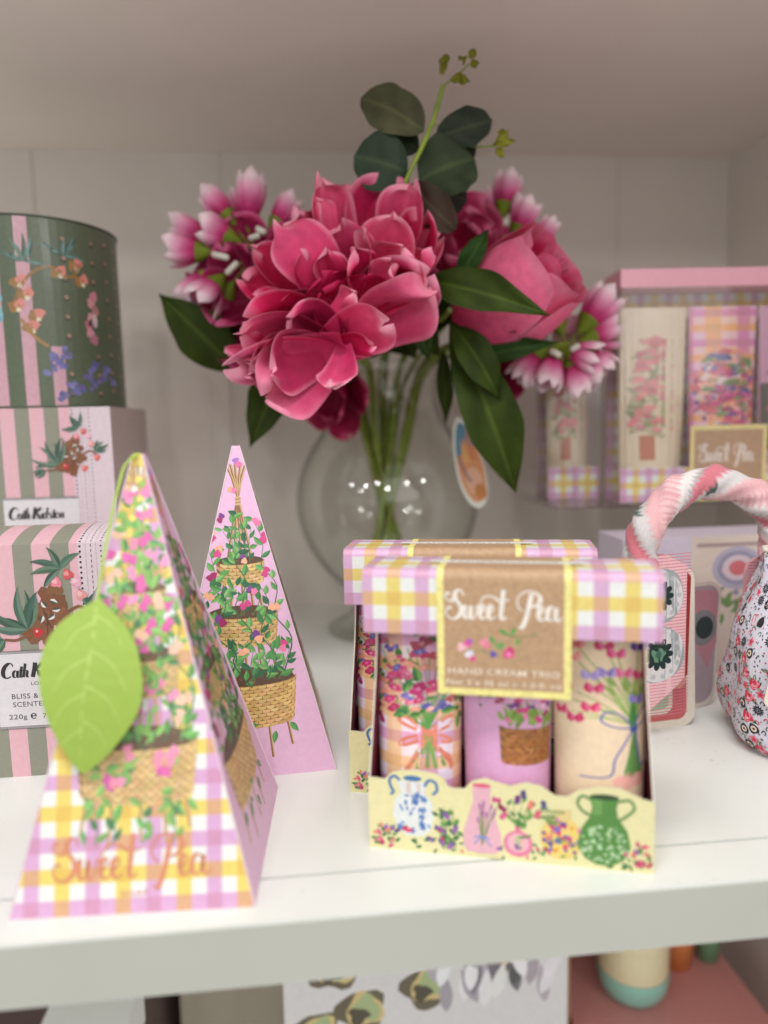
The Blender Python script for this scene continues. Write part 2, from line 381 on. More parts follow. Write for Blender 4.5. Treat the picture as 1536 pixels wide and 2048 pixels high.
SP = dict(
 S=[[(.36, .78), (.22, .64), (.07, .70), (.0, .84), (.07, .95), (.15, .88)], [(.66, .86), (.60, 1.02), (.46, 1.04), (.36, .90), (.40, .70), (.54, .50), (.58, .28), (.46, .06), (.26, -.02), (.08, .08), (.03, .26), (.12, .42), (.22, .36)]],
 w=[[(.62, .38), (.70, .50), (.70, .30), (.70, .10), (.78, 0), (.88, .14), (.93, .48), (.91, .12), (1.0, 0), (1.1, .14), (1.14, .48), (1.24, .44)]],
 e=[[(0, .2), (.14, .30), (.20, .44), (.12, .52), (.03, .38), (.02, .14), (.12, 0), (.28, .12)]],
 t=[[(.30, 1.1), (.24, .6), (.20, .12), (.28, 0), (.40, .12)], [(-.56, .56), (-.38, .82), (-.1, .84), (.2, .66), (.5, .74)]],
 P=[[(.46, .98), (.36, .5), (.24, 0), (.10, -.30), (.0, -.22)], [(.12, .34), (-.04, .56), (.02, .88), (.3, 1.06), (.64, .98), (.76, .76), (.62, .54), (.40, .50)]],
 a=[[(.30, .42), (.16, .52), (.03, .34), (.05, .06), (.18, .02), (.30, .22), (.33, .48), (.31, .14), (.40, 0), (.54, .12)]])
def sweet_pea(a, x, y, u, col, w):
    for ch, ox in (('S', 0), ('w', 0), ('e', 1.24), ('e', 1.54), ('t', 1.80), ('P', 2.62), ('e', 3.30), ('a', 3.60)):
        for st in SP[ch]: a.stroke([(x+(ox+p[0])*u, y+p[1]*u) for p in st], w, col, k=5, pen=.34)

# ============================================================ THE SETTING
BK, CE = .50, .461
def struct(name, mb, mat, **k): return tag(mb.build(name, mat, **k), kind='structure')
w = (228, 228, 220)
mb = MB(); mb.box((-.75, .0284, -.0265), (.427, BK, 0), w); struct('shelf_board', mb, M['white'], bevel=.0006)
mb = MB(); mb.box((-.75, 0, -.0268), (.427, .0267, .0), w); struct('shelf_front_lipping', mb, M['white'], bevel=.0012)
mb = MB(); mb.box((-.75, -.0006, -.0262), (.427, -.0001, -.0012), w); struct('shelf_front_shade_strip', mb, M['band'])  # thin added strip that carries the painted shade of the shelf front
mb = MB(); mb.box((-.75, BK, -.9), (.427, BK+.012, CE+.02), w)
struct('back_wall', mb, M['back'])
mb = MB()
for x in (-.283, -.105, .135, .305): mb.box((x, BK-.0012, .0), (x+.0012, BK-.0002, CE), w)
struct('back_wall_panel_seams', mb, M['back'])
mb = MB(); mb.box((.427, 0, -.9), (.455, BK+.012, CE+.02), w); struct('side_wall', mb, M['back'])
mb = MB(); mb.box((-.75, .10, CE), (.427, BK, CE+.026), w); struct('upper_shelf', mb, M['ceil'], bevel=.001)
mb = MB(); mb.box((-.75, 0, -.63), (.427, BK, -.60), w); struct('lower_shelf', mb, M['white'])

# ============================================================ PYRAMID GIFT BOXES
PW, PH, PT = 96.0, 180.0, 4.0
def face_art(kind):
    a = Art(); S = math.hypot(PH, (PW-PT)/2)
    if kind == 'gingham':
        gingham(a, -PW/2, 0, PW/2, S, 6.0, 3, 0, ((214, 168, 206), WH, (230, 208, 112), WH), xo=-1)
        tb = tepee(True, 5); tb.p = [(l_, p_, mix(c_, (250, 240, 236), .16)) for l_, p_, c_ in tb.p]; a.add(tb, .86, .94, 1, 24)
        sweet_pea(a, -32, 13.5, 15.2, (214, 140, 108), 1.9)
        a.text('SOAP', -5, 6.5, 2.2, (214, 130, 150), width=11)
        for i in range(9): a.blob(RND.uniform(-2, 2)*1.2, 158+i*2.1, 1.5, jit([(240, 220, 120), (232, 120, 170), WH, (150, 190, 90)][i % 4]))
    else:
        a.rect(-PW/2, 0, PW/2, S, (224, 180, 212)); a.add(tepee(False, 3), 1, 1, 0, 8)
        pea(a, .5, 176, 2.6, (232, 110, 160), (170, 120, 200))
    return a, S
def pyramid(name, label, loc, rz, kinds, leafed):
    t = thing(name, label, 'gift box', loc, rz, 'pyramid gift boxes'); mb = MB(); s = PW/2000; tp = PT/2000
    arts = {k: face_art(k) for k in set(kinds)}
    for q in range(4):
        a, S = arts[kinds[q % 2]]
        R4 = Matrix.Rotation(q*math.pi/2, 3, 'Z')
        b = R4 @ Vector((0, -s, 0)); d = R4 @ Vector((1, 0, 0)); tpv = R4 @ Vector((0, -tp, PH/1000)); upv = (tpv-b).normalized(); n = d.cross(upv)
        fm = lambda u, v, h: b+d*(u/1000)+upv*(v/1000)+n*h
        k = (PW-PT)/2/S
        a.emit(mb, fm, 0, clip=[(1, k, PW/2), (-1, k, PW/2), (0, 1, S)])
    mb.face([Vector((x*tp, y*tp, PH/1000)) for x, y in ((-1, -1), (1, -1), (1, 1), (-1, 1))], (236, 220, 140))
    mb.face([Vector((x*s, y*s, .0002)) for x, y in ((-1, -1), (-1, 1), (1, 1), (1, -1))], (220, 190, 200))
    mb.build('printed_carton', M['card'], t)
    rim = MB()
    for x, y in ((-1, -1), (1, -1), (1, 1), (-1, 1)):
        rim.tube([Vector((x*s*.999, y*s*.999, .0006)), Vector((x*tp, y*tp, PH/1000))], .00035, (236, 214, 226), 5)
    rim.build('folded_edge', M['card'], t)
    if leafed:
        S = math.hypot(PH, (PW-PT)/2); b = Vector((0, -s, 0)); upv = (Vector((0, -tp, PH/1000))-b).normalized(); n = Vector((1, 0, 0)).cross(upv)
        fm = lambda u, v, h: b+Vector((u/1000, 0, 0))+upv*(v/1000)+n*(h+.0045+.004*math.sin((v-55)/70*math.pi if 55 < v < 125 else 0))
        ol = [(-14, 125), (-9.6, 120.8), (-3.4, 114.5), (1.9, 106.2), (4.9, 95.1), (5.2, 85.1), (2.8, 77.3), (-3.1, 68.7), (-9.9, 61.2), (-14.8, 57.5), (-18.6, 55.2), (-21.6, 57.8), (-26.7, 65.8), (-31.8, 76.7), (-35, 88.7), (-35.5, 98.6), (-33.5, 107.5), (-28.5, 115.3), (-21.7, 120.2), (-16.6, 123.1)]
        a = Art(); a.poly(spline(ol+[ol[0]], 3)[:-1], (152, 180, 74)); vc = (174, 198, 100)
        a.stroke([(-14.4, 124), (-15.4, 104), (-18.1, 84), (-19.7, 61)], 1.5, vc, taper=True)
        for v0, du, dv in ((118, 12, -14), (104, 15, -17), (90, 14, -16), (76, 9, -10)):
            x0 = -14.3-(124-v0)*.085
            a.stroke([(x0, v0), (x0+du*.6, v0+dv*.35), (x0+du, v0+dv)], 1.0, vc, taper=True)
            a.stroke([(x0, v0-3), (x0-du*.6, v0-3+dv*.3), (x0-du*.95, v0+dv)], 1.0, vc, taper=True)
        lf = MB(); vv = [55+i*7 for i in range(1, 10)]
        a.emit(lf, fm, .0003, vs=vv)
        a2 = Art(); a2.poly(spline(ol+[ol[0]], 3)[:-1], (152, 180, 74)); a2.emit(lf, lambda u, v, h: fm(u, v, 0), 0, vs=vv)
        st = [(-1.5, 183), (-4, 180), (-4.9, 177.5), (-7.9, 165.3), (-12, 142.4), (-14.4, 124)]
        for i in range(len(st)-1):
            for hh in (0, .0003):
                (x0, y0), (x1, y1) = st[i], st[i+1]; lf.face([fm(x0-.6, y0, hh), fm(x0+.6, y0, hh), fm(x1+.6, y1, hh), fm(x1-.6, y1, hh)], (168, 194, 84))
        lf.face([fm(-1.5-1, 183, 0), fm(-1.5+1, 183, 0), Vector((.001, 0, .1805)), Vector((-.002, 0, .1805))], (168, 194, 84))
        tag(lf.build('leaf_tag', M['card'], t), 'lime green leaf shaped paper tag with pale veins')
    return t
pyramid('pyramid_gift_box', 'tall pink and yellow gingham pyramid box with a lime green leaf tag', (-.0965, .0600, 0), math.radians(-2.8), ('gingham', 'pink'), True)
pyramid('pyramid_gift_box', 'pyramid box with plain pink front painted with baskets, behind the leaf tagged pyramid', (-.0660, .1665, 0), math.radians(4), ('pink', 'gingham'), False)

# ============================================================ HAND CREAM TRIOS
def trio():
    t = thing('hand_cream_gift_set', 'front set of three hand cream tubes in a carton with a kraft label', 'gift set', (-.0019, .045, 0), math.radians(-17.3), 'hand cream gift sets')
    V = Vector
    # tray: bottom, tapering sides with maroon insides, back lip
    WD, DP, mar, edg = .1221, .034, (104, 24, 44), (236, 228, 214)
    tr = MB(); tr.box((.0005, .0008, .0), (WD-.0005, DP, .0008), (222, 214, 170))
    for sx, lean in ((0, 1), (1, -1)):
        x0 = 0 if sx == 0 else WD; th = .0006*lean
        prof = [(0.0, .033, 0), (.0, .0, 0)]
        zs = [0, .0315, .055, .080, .104]; fy = [0, .0003, .0042, .0062, .0070]; lx = [0, .0002, .0014, .003, .0042]
        rows_o = [[V((x0+lx[i]*lean, fy[i], zs[i])), V((x0+lx[i]*lean, DP-fy[i]*.5, zs[i]))] for i in range(5)]
        rows_i = [[p+V((th, 0, 0)) for p in r] for r in rows_o]
        tr.grid(rows_o, (226, 218, 172), False); tr.grid(rows_i, mar, False)
        for k in (0, 1):
            for i in range(4): tr.face([rows_o[i][k], rows_o[i+1][k], rows_i[i+1][k], rows_i[i][k]], edg)
    tr.box((0.001, DP-.0006, .0), (WD-.001, DP, .034), mar)
    tr.build('tray', M['card'], t)
    # front lip
    ol = [(0, 33.6), (7.6, 33.0), (9, 34.6), (10.8, 36.5), (16, 37.9), (24, 38), (30.3, 37.5), (34.3, 35.1), (36.1, 31.8), (38, 31.2), (43.1, 31.4), (46.3, 35.1), (52.1, 37), (57.9, 35.4), (62.8, 34.2), (69.6, 36.4), (76.3, 35.2), (80, 32.5), (82, 31.4), (86.7, 31.4), (91.3, 34.7), (99.7, 37), (108, 36.8), (114, 34.4), (118, 32.6), (122.1, 31.8)]
    a = Art(); cr = (229, 222, 170); a.poly([(0, 0)]+[(122.1, 0)]+ol[::-1], cr)
    for i in range(150): 
        x, y = RND.uniform(1, 121), RND.uniform(1, 30); a.ell(x, y, .22, .16, (210, 190, 140), n=5); 
    BL = (70, 118, 172)
    # blue and white two handled vase
    body = [(13, 33), (15, 28), (12, 24), (11.2, 17), (13.5, 10), (17, 7.4), (24, 7.4), (27.5, 10), (29.6, 17), (28.6, 24), (25.5, 28), (26.5, 33)]
    a.poly(body, (224, 228, 226)); a.ell(20.2, 34.4, 4.2, 1.3, BL)
    a.stroke([(14.5, 33.2), (12, 35), (9.8, 33), (10.6, 29.5), (11.6, 27.8), (10.2, 26.2)], 1.3, BL); a.stroke([(25.5, 31), (27.5, 34), (30.5, 33), (31, 29.5), (29, 27.5)], 1.3, BL)
    a.rect(17.4, 27.5, 19.4, 32.5, (214, 196, 186)); a.rect(22, 27.6, 23.8, 32.5, (214, 205, 200))
    for i in range(30):
        x, y = RND.uniform(13, 27), RND.uniform(9, 27)
        if RND.random() < .4:
            for k in range(5): a.leaf(x, y, k*1.256, 2.0, .9, jit((74, 116, 180), 14))
        else: a.leaf(x, y, RND.uniform(0, 6), 2.6, 1.0, jit((92, 132, 190), 14))
    # purple thistles and leaves
    for i in range(7):
        x = 30+RND.uniform(0, 12); sprig(a, [(x, 2+RND.uniform(0, 3)), (x+RND.uniform(-3, 2), 10), (x+RND.uniform(-4, 2), 18+RND.uniform(0, 5))], .45, G1, 5, 3.2, 1.5)
    for x, y in ((35, 18.5), (31.5, 12), (39, 12.5), (28, 6.5), (37, 4.5), (33, 6)): pea(a, x, y, 1.7, (150, 98, 168), (122, 90, 150))
    # pink bottle with lavender
    pk = (226, 176, 190); a.poly([(46.7, 33.4), (47, 26), (45, 20), (42.6, 12), (42.4, 6), (44, 3), (50, 2.2), (57, 2.6), (59.2, 6), (58.6, 12), (56, 20), (54.2, 26), (54.6, 33.4)], pk)
    a.ell(50.6, 33.6, 4.1, 1.0, (222, 96, 130)); 
    for k in range(11): 
        x1 = 50.5+RND.uniform(-5, 6.5); y1 = 17+RND.uniform(0, 9); a.stroke([(50.6, 6), (50.6+(x1-50.6)*.4, 12), (x1, y1)], .4, (120, 140, 84)); a.leaf(x1, y1-1, math.atan2(y1-8, x1-50.6), 3.6, 1.1, jit((170, 110, 160)))
    a.stroke([(47, 9.5), (50.5, 10.2), (54, 9)], .8, (120, 140, 200)); a.stroke([(50.5, 10), (47, 6.2)], .6, (120, 140, 200)); a.stroke([(50.5, 10), (55, 5.6)], .6, (120, 140, 200))
    # round bud vase with bouquet
    a.ell(66.2, 8.2, 6.3, 6.0, (222, 128, 160), n=20); a.ell(66.2, 8.6, 4.6, 4.4, (236, 178, 190), n=18); a.ell(66, 9, 1.4, 3.4, (190, 190, 150)); a.rect(64.9, 13.5, 67.4, 16.5, (220, 120, 150))
    for x1, y1 in ((57, 26), (60, 23), (64, 28), (70, 25), (74, 22), (77, 27), (68, 30), (72, 29), (61, 28)): sprig(a, [(66, 16), ((66+x1)/2, 19+RND.uniform(0, 2)), (x1, y1)], .4, G1, 3, 3.0, 1.4)
    for x, y, c in ((57, 27.5, MAG), (59.5, 24, DPK), (66, 28.5, PUR), (68.5, 31, (90, 70, 140)), (71.5, 26.5, (224, 120, 110)), (74.5, 22.5, (220, 90, 120)), (60, 20.5, (214, 90, 140)), (77, 27, (90, 90, 140))): pea(a, x, y, 1.7, c)
    # multicoloured vase
    a.ell(84.5, 12.5, 9, 9.6, (232, 206, 120), n=22); a.rect(82, 21, 88.5, 25.5, (222, 200, 140))
    for i in range(46):
        an, rr = RND.uniform(0, 6.28), RND.uniform(0, 1)**.6; a.blob(84.5+8*rr*math.cos(an), 12.5+8.6*rr*math.sin(an), RND.uniform(.8, 1.4), jit(RND.choice([MAG, (232, 150, 60), (210, 70, 110), (90, 110, 190), (236, 220, 90), (220, 110, 180), (120, 80, 150)])))
    for i in range(6): sprig(a, [(80+i*.5, 18), (77+i, 21), (76+i*1.8, 25)], .35, G3, 3, 2.2, .9, ((130, 150, 90),))
    # green jug
    gr = (88, 138, 68)
    a.stroke([(96.8, 31), (93, 32.6), (91, 29.5), (93, 26), (96.5, 24)], 1.2, (110, 146, 88)); a.stroke([(107.6, 31), (112, 32), (114, 28.5), (111, 25), (107.6, 22.5)], 1.2, (110, 146, 88))
    a.poly([(96, 32.4), (97, 28), (96.4, 24), (92.6, 18), (91, 11), (94, 5), (99, 2.2), (105, 2.0), (110, 5), (112.8, 11), (111.4, 18), (107.4, 24), (106.8, 28), (107.8, 32.4)], gr)
    a.rect(97.2, 24.5, 101, 31.5, (112, 160, 86)); a.ell(101.9, 32.6, 6, 1.3, (52, 80, 48), n=20)
    for i in range(75):
        an, rr = RND.uniform(0, 6.28), RND.uniform(0, 1)**.6; x, y = 101.7+9.6*rr*math.cos(an), 11.8+8.8*rr*math.sin(an); a.blob(x, y, RND.uniform(.4, .95), jit((176, 206, 160), 16))
    for x, y, c in ((4.5, 8, (214, 96, 130)), (3.4, 4.4, (222, 130, 150)), (5.4, 3.4, (200, 70, 110)), (10.2, 4.6, (214, 100, 130)), (16.5, 10.8, (204, 60, 90)), (18.2, 10, (220, 70, 110)), (13, 9.4, (80, 70, 130)),
                    (114, 8, (210, 120, 110)), (117, 5, (200, 70, 110)), (119.5, 8.5, (222, 130, 120)), (120.5, 4, (180, 60, 90)), (118.5, 12, (214, 90, 120))): pea(a, x, y, 1.25, c)
    for x, y, an in ((6, 6, .8), (8, 5, .2), (14, 6, 4), (19, 5, .3), (22, 4, 2.6), (25, 5.5, .6), (112, 3, 3), (109, 1.5, .2), (116, 9, 1.2), (121, 6, 2.2), (7, 8, 2), (24, 3, 3.4), (106, 2, 3.3)): a.leaf(x, y, an, 3, 1.4, jit(G1))
    for _ in range(60):
        x, y = RND.choice([RND.uniform(28, 43), RND.uniform(58, 78), RND.uniform(74, 94), RND.uniform(108, 121), RND.uniform(2, 12)]), RND.uniform(2, 12)
        a.leaf(x, y, RND.uniform(0, 6.28), 2.6, 1.1, jit((96, 140, 84), 14))
    for _ in range(26):
        x, y = RND.choice([RND.uniform(28, 43), RND.uniform(56, 78), RND.uniform(74, 80), RND.uniform(110, 121), RND.uniform(2, 12)]), RND.uniform(2, 13)
        pea(a, x, y, RND.uniform(.7, 1.2), RND.choice([(214, 96, 130), (200, 60, 110), (150, 98, 168), (226, 130, 110)]))
    lip = MB(); a.emit(lip, lambda u, v, h: V((u/1000, -.0002-h, v/1000)), .0002, clip=[(-1, 0, 0), (1, 0, 122.1), (0, -1, 0)])
    full = [(0, 0)]+[(122.1, 0)]+ol[::-1]
    lip.face([V((x/1000, .0004, z/1000)) for x, z in full][::-1], (225, 215, 190))
    for i in range(len(full)): 
        p, q = full[i], full[(i+1) % len(full)]
        lip.face([V((p[0]/1000, -.0002, p[1]/1000)), V((q[0]/1000, -.0002, q[1]/1000)), V((q[0]/1000, .0004, q[1]/1000)), V((p[0]/1000, .0004, p[1]/1000))], (238, 232, 206))
    tag(lip.build('front_lip', M['card'], t), 'pale yellow scalloped lip printed with a row of vases')
    # gingham cap bent over the top. path: front flap up, bend, top, bend, back flap
    r, zb, zt, yf, dp = 4.0, 101.0, 129.0, -3.0, 34.0
    L1 = zt-r-zb; La = r*math.pi/2; Lt = dp-2*r; TOT = 2*L1+2*La+Lt
    def prof(v, h=0):
        rr = r/1000+h
        if v <= L1: return -h+yf/1000, (zb+v)/1000
        if v <= L1+La:
            an = (v-L1)/r; return (yf+r)/1000-math.cos(an)*rr, (zt-r)/1000+math.sin(an)*rr
        if v <= L1+La+Lt: return (yf+r+(v-L1-La))/1000, zt/1000+h
        if v <= L1+2*La+Lt:
            an = (v-L1-La-Lt)/r; return (yf+dp-r)/1000+math.sin(an)*rr, (zt-r)/1000+math.cos(an)*rr
        return (yf+dp)/1000+h, (zt-r-(v-L1-2*La-Lt))/1000
    vs = [L1+La*i/7 for i in range(8)]+[L1+La+Lt+La*i/7 for i in range(8)]
    fmc = lambda u, v, h: V((u/1000, *prof(v, h)))
    U0, U1 = .4, 123.4
    a = Art(); gingham(a, U0, 0, U1, TOT, 6.1, 0, 0, xo=-1.6)
    cap = MB(); a.emit(cap, fmc, 0, vs=vs, smooth=False)
    a2 = Art(); a2.rect(U0, 0, U1, TOT, (225, 214, 205)); 
    a2.emit(cap, lambda u, v, h: fmc(u, v, -.0006), 0, vs=vs)
    for u in (U0, U1):
        vv = sorted(set([0, TOT]+vs))
        for i in range(len(vv)-1): cap.face([fmc(u, vv[i], 0), fmc(u, vv[i+1], 0), fmc(u, vv[i+1], -.0006), fmc(u, vv[i], -.0006)], (236, 222, 230))
    cap.face([fmc(U0, 0, 0), fmc(U1, 0, 0), fmc(U1, 0, -.0006), fmc(U0, 0, -.0006)], (232, 214, 222))
    # end cheeks closing the cap
    for u in (U0+.4, U1-.4):
        pts = [fmc(u, v, -.0007) for v in sorted(set([L1*.1]+vs+[TOT-L1*.1]))]; cap.face(pts, (214, 178, 205))
    capo = cap.build('gingham_cap', M['linen'], t)
    # kraft label over the cap
    LX0, LX1, LB = 32.6, 87.9, -25.6
    def fl(u, v, h):
        if v < 0: return V((u/1000, yf/1000-h, (zb+v)/1000))
        return fmc(u, v, h)
    VT = L1+La+Lt+La+8
    a = Art(); a.rect(LX0, LB, LX1, VT, (238, 228, 146)); kf = (186, 152, 119)
    a.rect(LX0+2.9, LB+2.9, LX1-2.9, VT, kf)
    for i in range(260): a.stroke([(x := RND.uniform(LX0+3, LX1-4), y := RND.uniform(LB+3, L1+2)), (x+RND.uniform(-1, 1), y+RND.uniform(-.8, .8))], .1, jit((176, 136, 98), 10), k=1)
    sweet_pea(a, LX0+3.6, 7.6, 11.6, (238, 230, 220), 1.95)
    cxx = lambda zx: LX0+(zx-90)/24.8
    vy = lambda zy, zx: LB+(1385+(zx-90)*.055-zy)/24.8
    for zx, zy, c, r_ in ((350, 880, (240, 190, 196), 1.9), (410, 840, (222, 90, 160), 1.7), (435, 820, (150, 90, 190), 1.0), (430, 965, (226, 220, 236), 1.9), (460, 1010, (226, 84, 150), 1.3), (585, 840, (236, 150, 170), 1.9), (610, 870, (232, 130, 150), 1.3), (675, 965, (100, 90, 170), 1.4), (830, 960, (226, 80, 140), 2.2), (850, 930, (200, 60, 110), 1.6), (835, 965, (244, 140, 190), 1.1)): a.blob(cxx(zx), vy(zy, zx), r_, jit(c, 5))
    for zx, zy, an, l_ in ((735, 700, -.55, 4.6), (850, 770, 1.0, 4.4), (640, 770, -1.0, 4.0), (780, 900, 2.0, 3.4), (900, 870, 1.0, 3.6), (700, 850, -1, 3)): a.leaf(cxx(zx), vy(zy, zx), an, l_, 1.7, jit((90, 160, 84)))
    for p in ([(480, 920), (560, 930), (640, 960)], [(900, 770), (1000, 780), (1140, 760)], [(690, 840), (740, 880), (780, 950)], [(800, 760), (860, 780), (920, 790)]): a.stroke([(cxx(q[0]), vy(q[1], q[0])) for q in p], .35, (120, 150, 90))
    a.text('HAND CREAM TRIO', LX0+4.6, LB+9.2, 2.7, (236, 222, 200), width=46, bold=.012)
    a.text('Net 3 x 30 ml \u212e 1.0 fl. oz', LX0+3.9, LB+4.4, 2.5, (236, 222, 200), width=47.5, bold=.01)
    a.rect(LX0-5, L1+La+10.5, LX1+6, L1+La+16, (236, 234, 226)); a.text('CATHKIDSTON.COM', LX0+4, L1+La+12, 2.6, (60, 56, 56), width=46)
    a.rect(LX0-5, L1+La+16, LX1+6, L1+La+16.4, (70, 66, 66))
    lb = MB(); a.emit(lb, fl, .0005, vs=vs+[0])
    a3 = Art(); a3.rect(LX0, LB, LX1, 0, (220, 200, 150)); a3.emit(lb, lambda u, v, h: V((u/1000, yf/1000+.0001, (zb+v)/1000)), 0)
    lp = [fl(LX0, LB, .0005), fl(LX1, LB, .0005)]; lb.face([lp[0], lp[1], lp[1]+V((0, .0006, 0)), lp[0]+V((0, .0006, 0))], (232, 222, 160))
    for u in (LX0, LX1): lb.face([fl(u, LB, .0005), fl(u, 0, .0005), fl(u, 0, 0), fl(u, LB, 0)], (232, 222, 160))
    tag(lb.build('kraft_label', M['kraft'], capo), 'brown kraft label with a yellow border and white lettering')
    # tubes
    def tube(kind, cx, label):
        T0, TH, WB, WT = 4.0, 112.0, 18.9, 20.1
        def sh(v): 
            q = max(0, min(1, (v-10)/(TH-12))); q = q*q*(3-2*q)*.35+q*.65
            return WB+(WT-WB)*q, 15.5*(1-q)+.6
        def fm(u, v, h):
            A, B = sh(v); th = u/19.0*math.pi/2; e = 1-(max(0, 10-v)/10)**2*.12
            return V(((cx+A*e*math.sin(th))/1000, (17.5-B*e*math.cos(th))/1000-h*math.cos(th), (T0+v)/1000))
        us = [-19+i*1.9 for i in range(1, 20)]; vs_ = [8*i for i in range(1, 14)]
        a = Art()
        if kind == 'gingham':
            gingham(a, -19, 0, 19, TH, 5.4, 0, 0, ((222, 172, 206), (232, 226, 232), (236, 202, 156), (236, 228, 228)), xo=-1.5)
            X = lambda zx: (zx-610)/23.8; Y = lambda zy: 33+(1600-zy)/23.8
            for x, y in ((560, 1600), (620, 1610), (690, 1600), (750, 1610), (820, 1590)): a.stroke([(X(690), Y(1230)), (X((690+x)/2), Y(1420)), (X(x), Y(y))], 1.3, jit((120, 156, 84), 16), k=3)
            rc = (222, 128, 104)
            for pts in ([(690, 1235), (560, 1090), (490, 1080), (520, 1150), (690, 1235)], [(690, 1235), (820, 1080), (900, 1080), (850, 1170), (690, 1235)], [(690, 1240), (540, 1300), (500, 1380), (600, 1330), (690, 1240)], [(690, 1240), (800, 1330), (890, 1340), (800, 1270), (690, 1240)], [(690, 1240), (800, 1450), (900, 1620)], [(690, 1240), (620, 1450), (540, 1640)], [(700, 1250), (760, 1400), (860, 1500), (880, 1640)]):
                a.stroke([(X(p[0]), Y(p[1])) for p in pts], 1.5, jit(rc, 12), k=4)
            for i in range(26): x, y = RND.uniform(170, 1000), RND.uniform(330, 1000); a.stroke([(X(690), Y(1200)), (X((690*.5+x*.5)), Y((1100+y)/2)), (X(x), Y(y))], .35, jit(G3), k=3)
            for i in range(60): x, y = RND.uniform(150, 1050), RND.uniform(230, 1080); a.leaf(X(x), Y(y), RND.uniform(0, 6.28), RND.uniform(3, 6), RND.uniform(1.4, 2.4), jit(G1, 16), jit(G3, 10))
            fs = [(400, 370, (86, 74, 160), 34), (455, 350, (110, 96, 180), 26), (490, 600, (204, 50, 116), 52), (420, 670, (200, 50, 120), 50), (620, 780, (190, 46, 110), 56), (640, 300, (172, 60, 90), 62), (625, 415, (196, 60, 100), 50), (180, 440, (232, 140, 120), 46), (275, 740, (236, 150, 120), 48), (400, 800, (240, 170, 140), 50), (430, 930, (236, 150, 130), 44), (550, 520, (238, 160, 140), 44), (340, 965, (236, 160, 130), 40), (700, 970, (100, 92, 176), 42), (790, 940, (120, 106, 186), 38), (250, 1020, (164, 40, 104), 50), (300, 1130, (176, 46, 110), 48), (880, 870, (206, 90, 90), 46), (740, 420, (190, 70, 80), 46), (500, 870, (240, 176, 150), 40), (880, 600, (214, 70, 120), 46), (960, 760, (232, 150, 120), 42), (860, 350, (220, 110, 140), 46), (330, 560, (240, 200, 140), 40), (760, 720, (230, 120, 150), 36), (950, 480, (200, 60, 110), 44)]
            for x, y, c, r_ in fs: pea(a, X(x), Y(y), r_/23.8*1.15, c, None, jit(mix(c, (255, 235, 240), .45)))
            for _ in range(34): c = RND.choice([(236, 150, 130), (214, 60, 120), (190, 50, 100), (236, 176, 150), (110, 100, 180), (230, 120, 150)]); pea(a, X(RND.uniform(170, 1050)), Y(RND.uniform(250, 1010)), RND.uniform(1.2, 2.1), c, None, mix(c, (255, 240, 240), .5))
            for x, y, an in ((440, 1090, .6), (780, 1020, .3), (960, 1060, 4.6), (630, 700, 1.8), (520, 820, 1.2)): a.leaf(X(x), Y(y), an, 7, 2.8, jit(G1), jit(G2))
        elif kind == 'pink':
            a.rect(-19, 0, 19, TH, (219, 164, 204)); basket(a, 7, 37.5, 53, 9, (178, 116, 60), False)
            for i in range(90): a.blob(7+RND.uniform(-8, 8), RND.uniform(38, 52), .55, jit((150, 88, 44), 20))
            for i in range(44): x = RND.uniform(-1, 16); a.leaf(x, 52+RND.uniform(0, 6), RND.uniform(1.1, 2.1), RND.uniform(4, 9), 1.5, jit((128, 160, 70), 22))
            for i in range(70): pea(a, RND.uniform(-3, 17), RND.uniform(56, 100), RND.uniform(1, 1.7), RND.choice([MAG, PUR, PNK, (236, 190, 210), DPK]))
            sprig(a, [(2, 60), (-4, 66), (-8, 64), (-7, 58)], .35, (150, 160, 100), 4, 1.6, .8); pea(a, -8.5, 67, 1.3, (120, 40, 100)); pea(a, -5, 69, 1.4, (140, 50, 120))
        else:
            cre = (232, 208, 176); a.rect(-19, 0, 19, TH, cre)
            for i in range(24): a.blob(RND.uniform(4, 14), RND.uniform(31, 36), 1.6, jit((232, 170, 160), 8))
            X = lambda zx: (zx-870)/22.3; Y = lambda zy: 33+(1650-zy)/22.3
            for i in range(16):
                x = 1040+i*10; a.stroke([(X(1085), Y(1150)), (X((1085+x)/2-10), Y(1400)), (X(x-25), Y(1600+RND.uniform(-30, 20)))], .8, jit((88, 138, 70), 22), k=3)
            heads = [(720, 380, (226, 96, 100)), (700, 500, (236, 130, 120)), (890, 390, (206, 30, 96)), (960, 460, (210, 40, 110)), (1110, 390, (96, 50, 150)), (1200, 380, (120, 70, 170)), (810, 670, (168, 150, 210)), (905, 640, (140, 116, 190)), (1010, 640, (220, 70, 130)), (1130, 660, (222, 50, 110)), (1210, 620, (236, 140, 130)), (830, 790, (214, 40, 100)), (640, 790, (206, 30, 90)), (560, 870, (90, 50, 130)), (600, 1020, (206, 28, 96)), (710, 1080, (200, 24, 88)), (810, 970, (216, 50, 96)), (1100, 890, (140, 120, 210)), (1280, 800, (110, 86, 180))]
            for x, y, c in heads: a.stroke([(X(1085), Y(1140)), (X((1085+x)/2), Y((1050+y)/2)), (X(x), Y(y))], .5, jit((150, 176, 90)), k=3)
            for i in range(16): a.leaf(X(RND.uniform(950, 1150)), Y(RND.uniform(760, 1100)), RND.uniform(.8, 2.3), 5, 1.6, jit((150, 180, 90), 20))
            for x, y, c in heads:
                for s_ in (-1, 1): a.leaf(X(x+s_*18), Y(y+46), math.pi/2-s_*.25, 4.8, 2.8, jit(c, 10), jit(mix(c, (255, 230, 240), .35)))
            for i in range(8): a.stroke([(X(1060+i*5), Y(1150)), (X(1050+i*6), Y(1050)), (X(1075+i*3), Y(900+i*20))], .9, jit((70, 130, 70), 16), k=3)
            bw = (96, 100, 176)
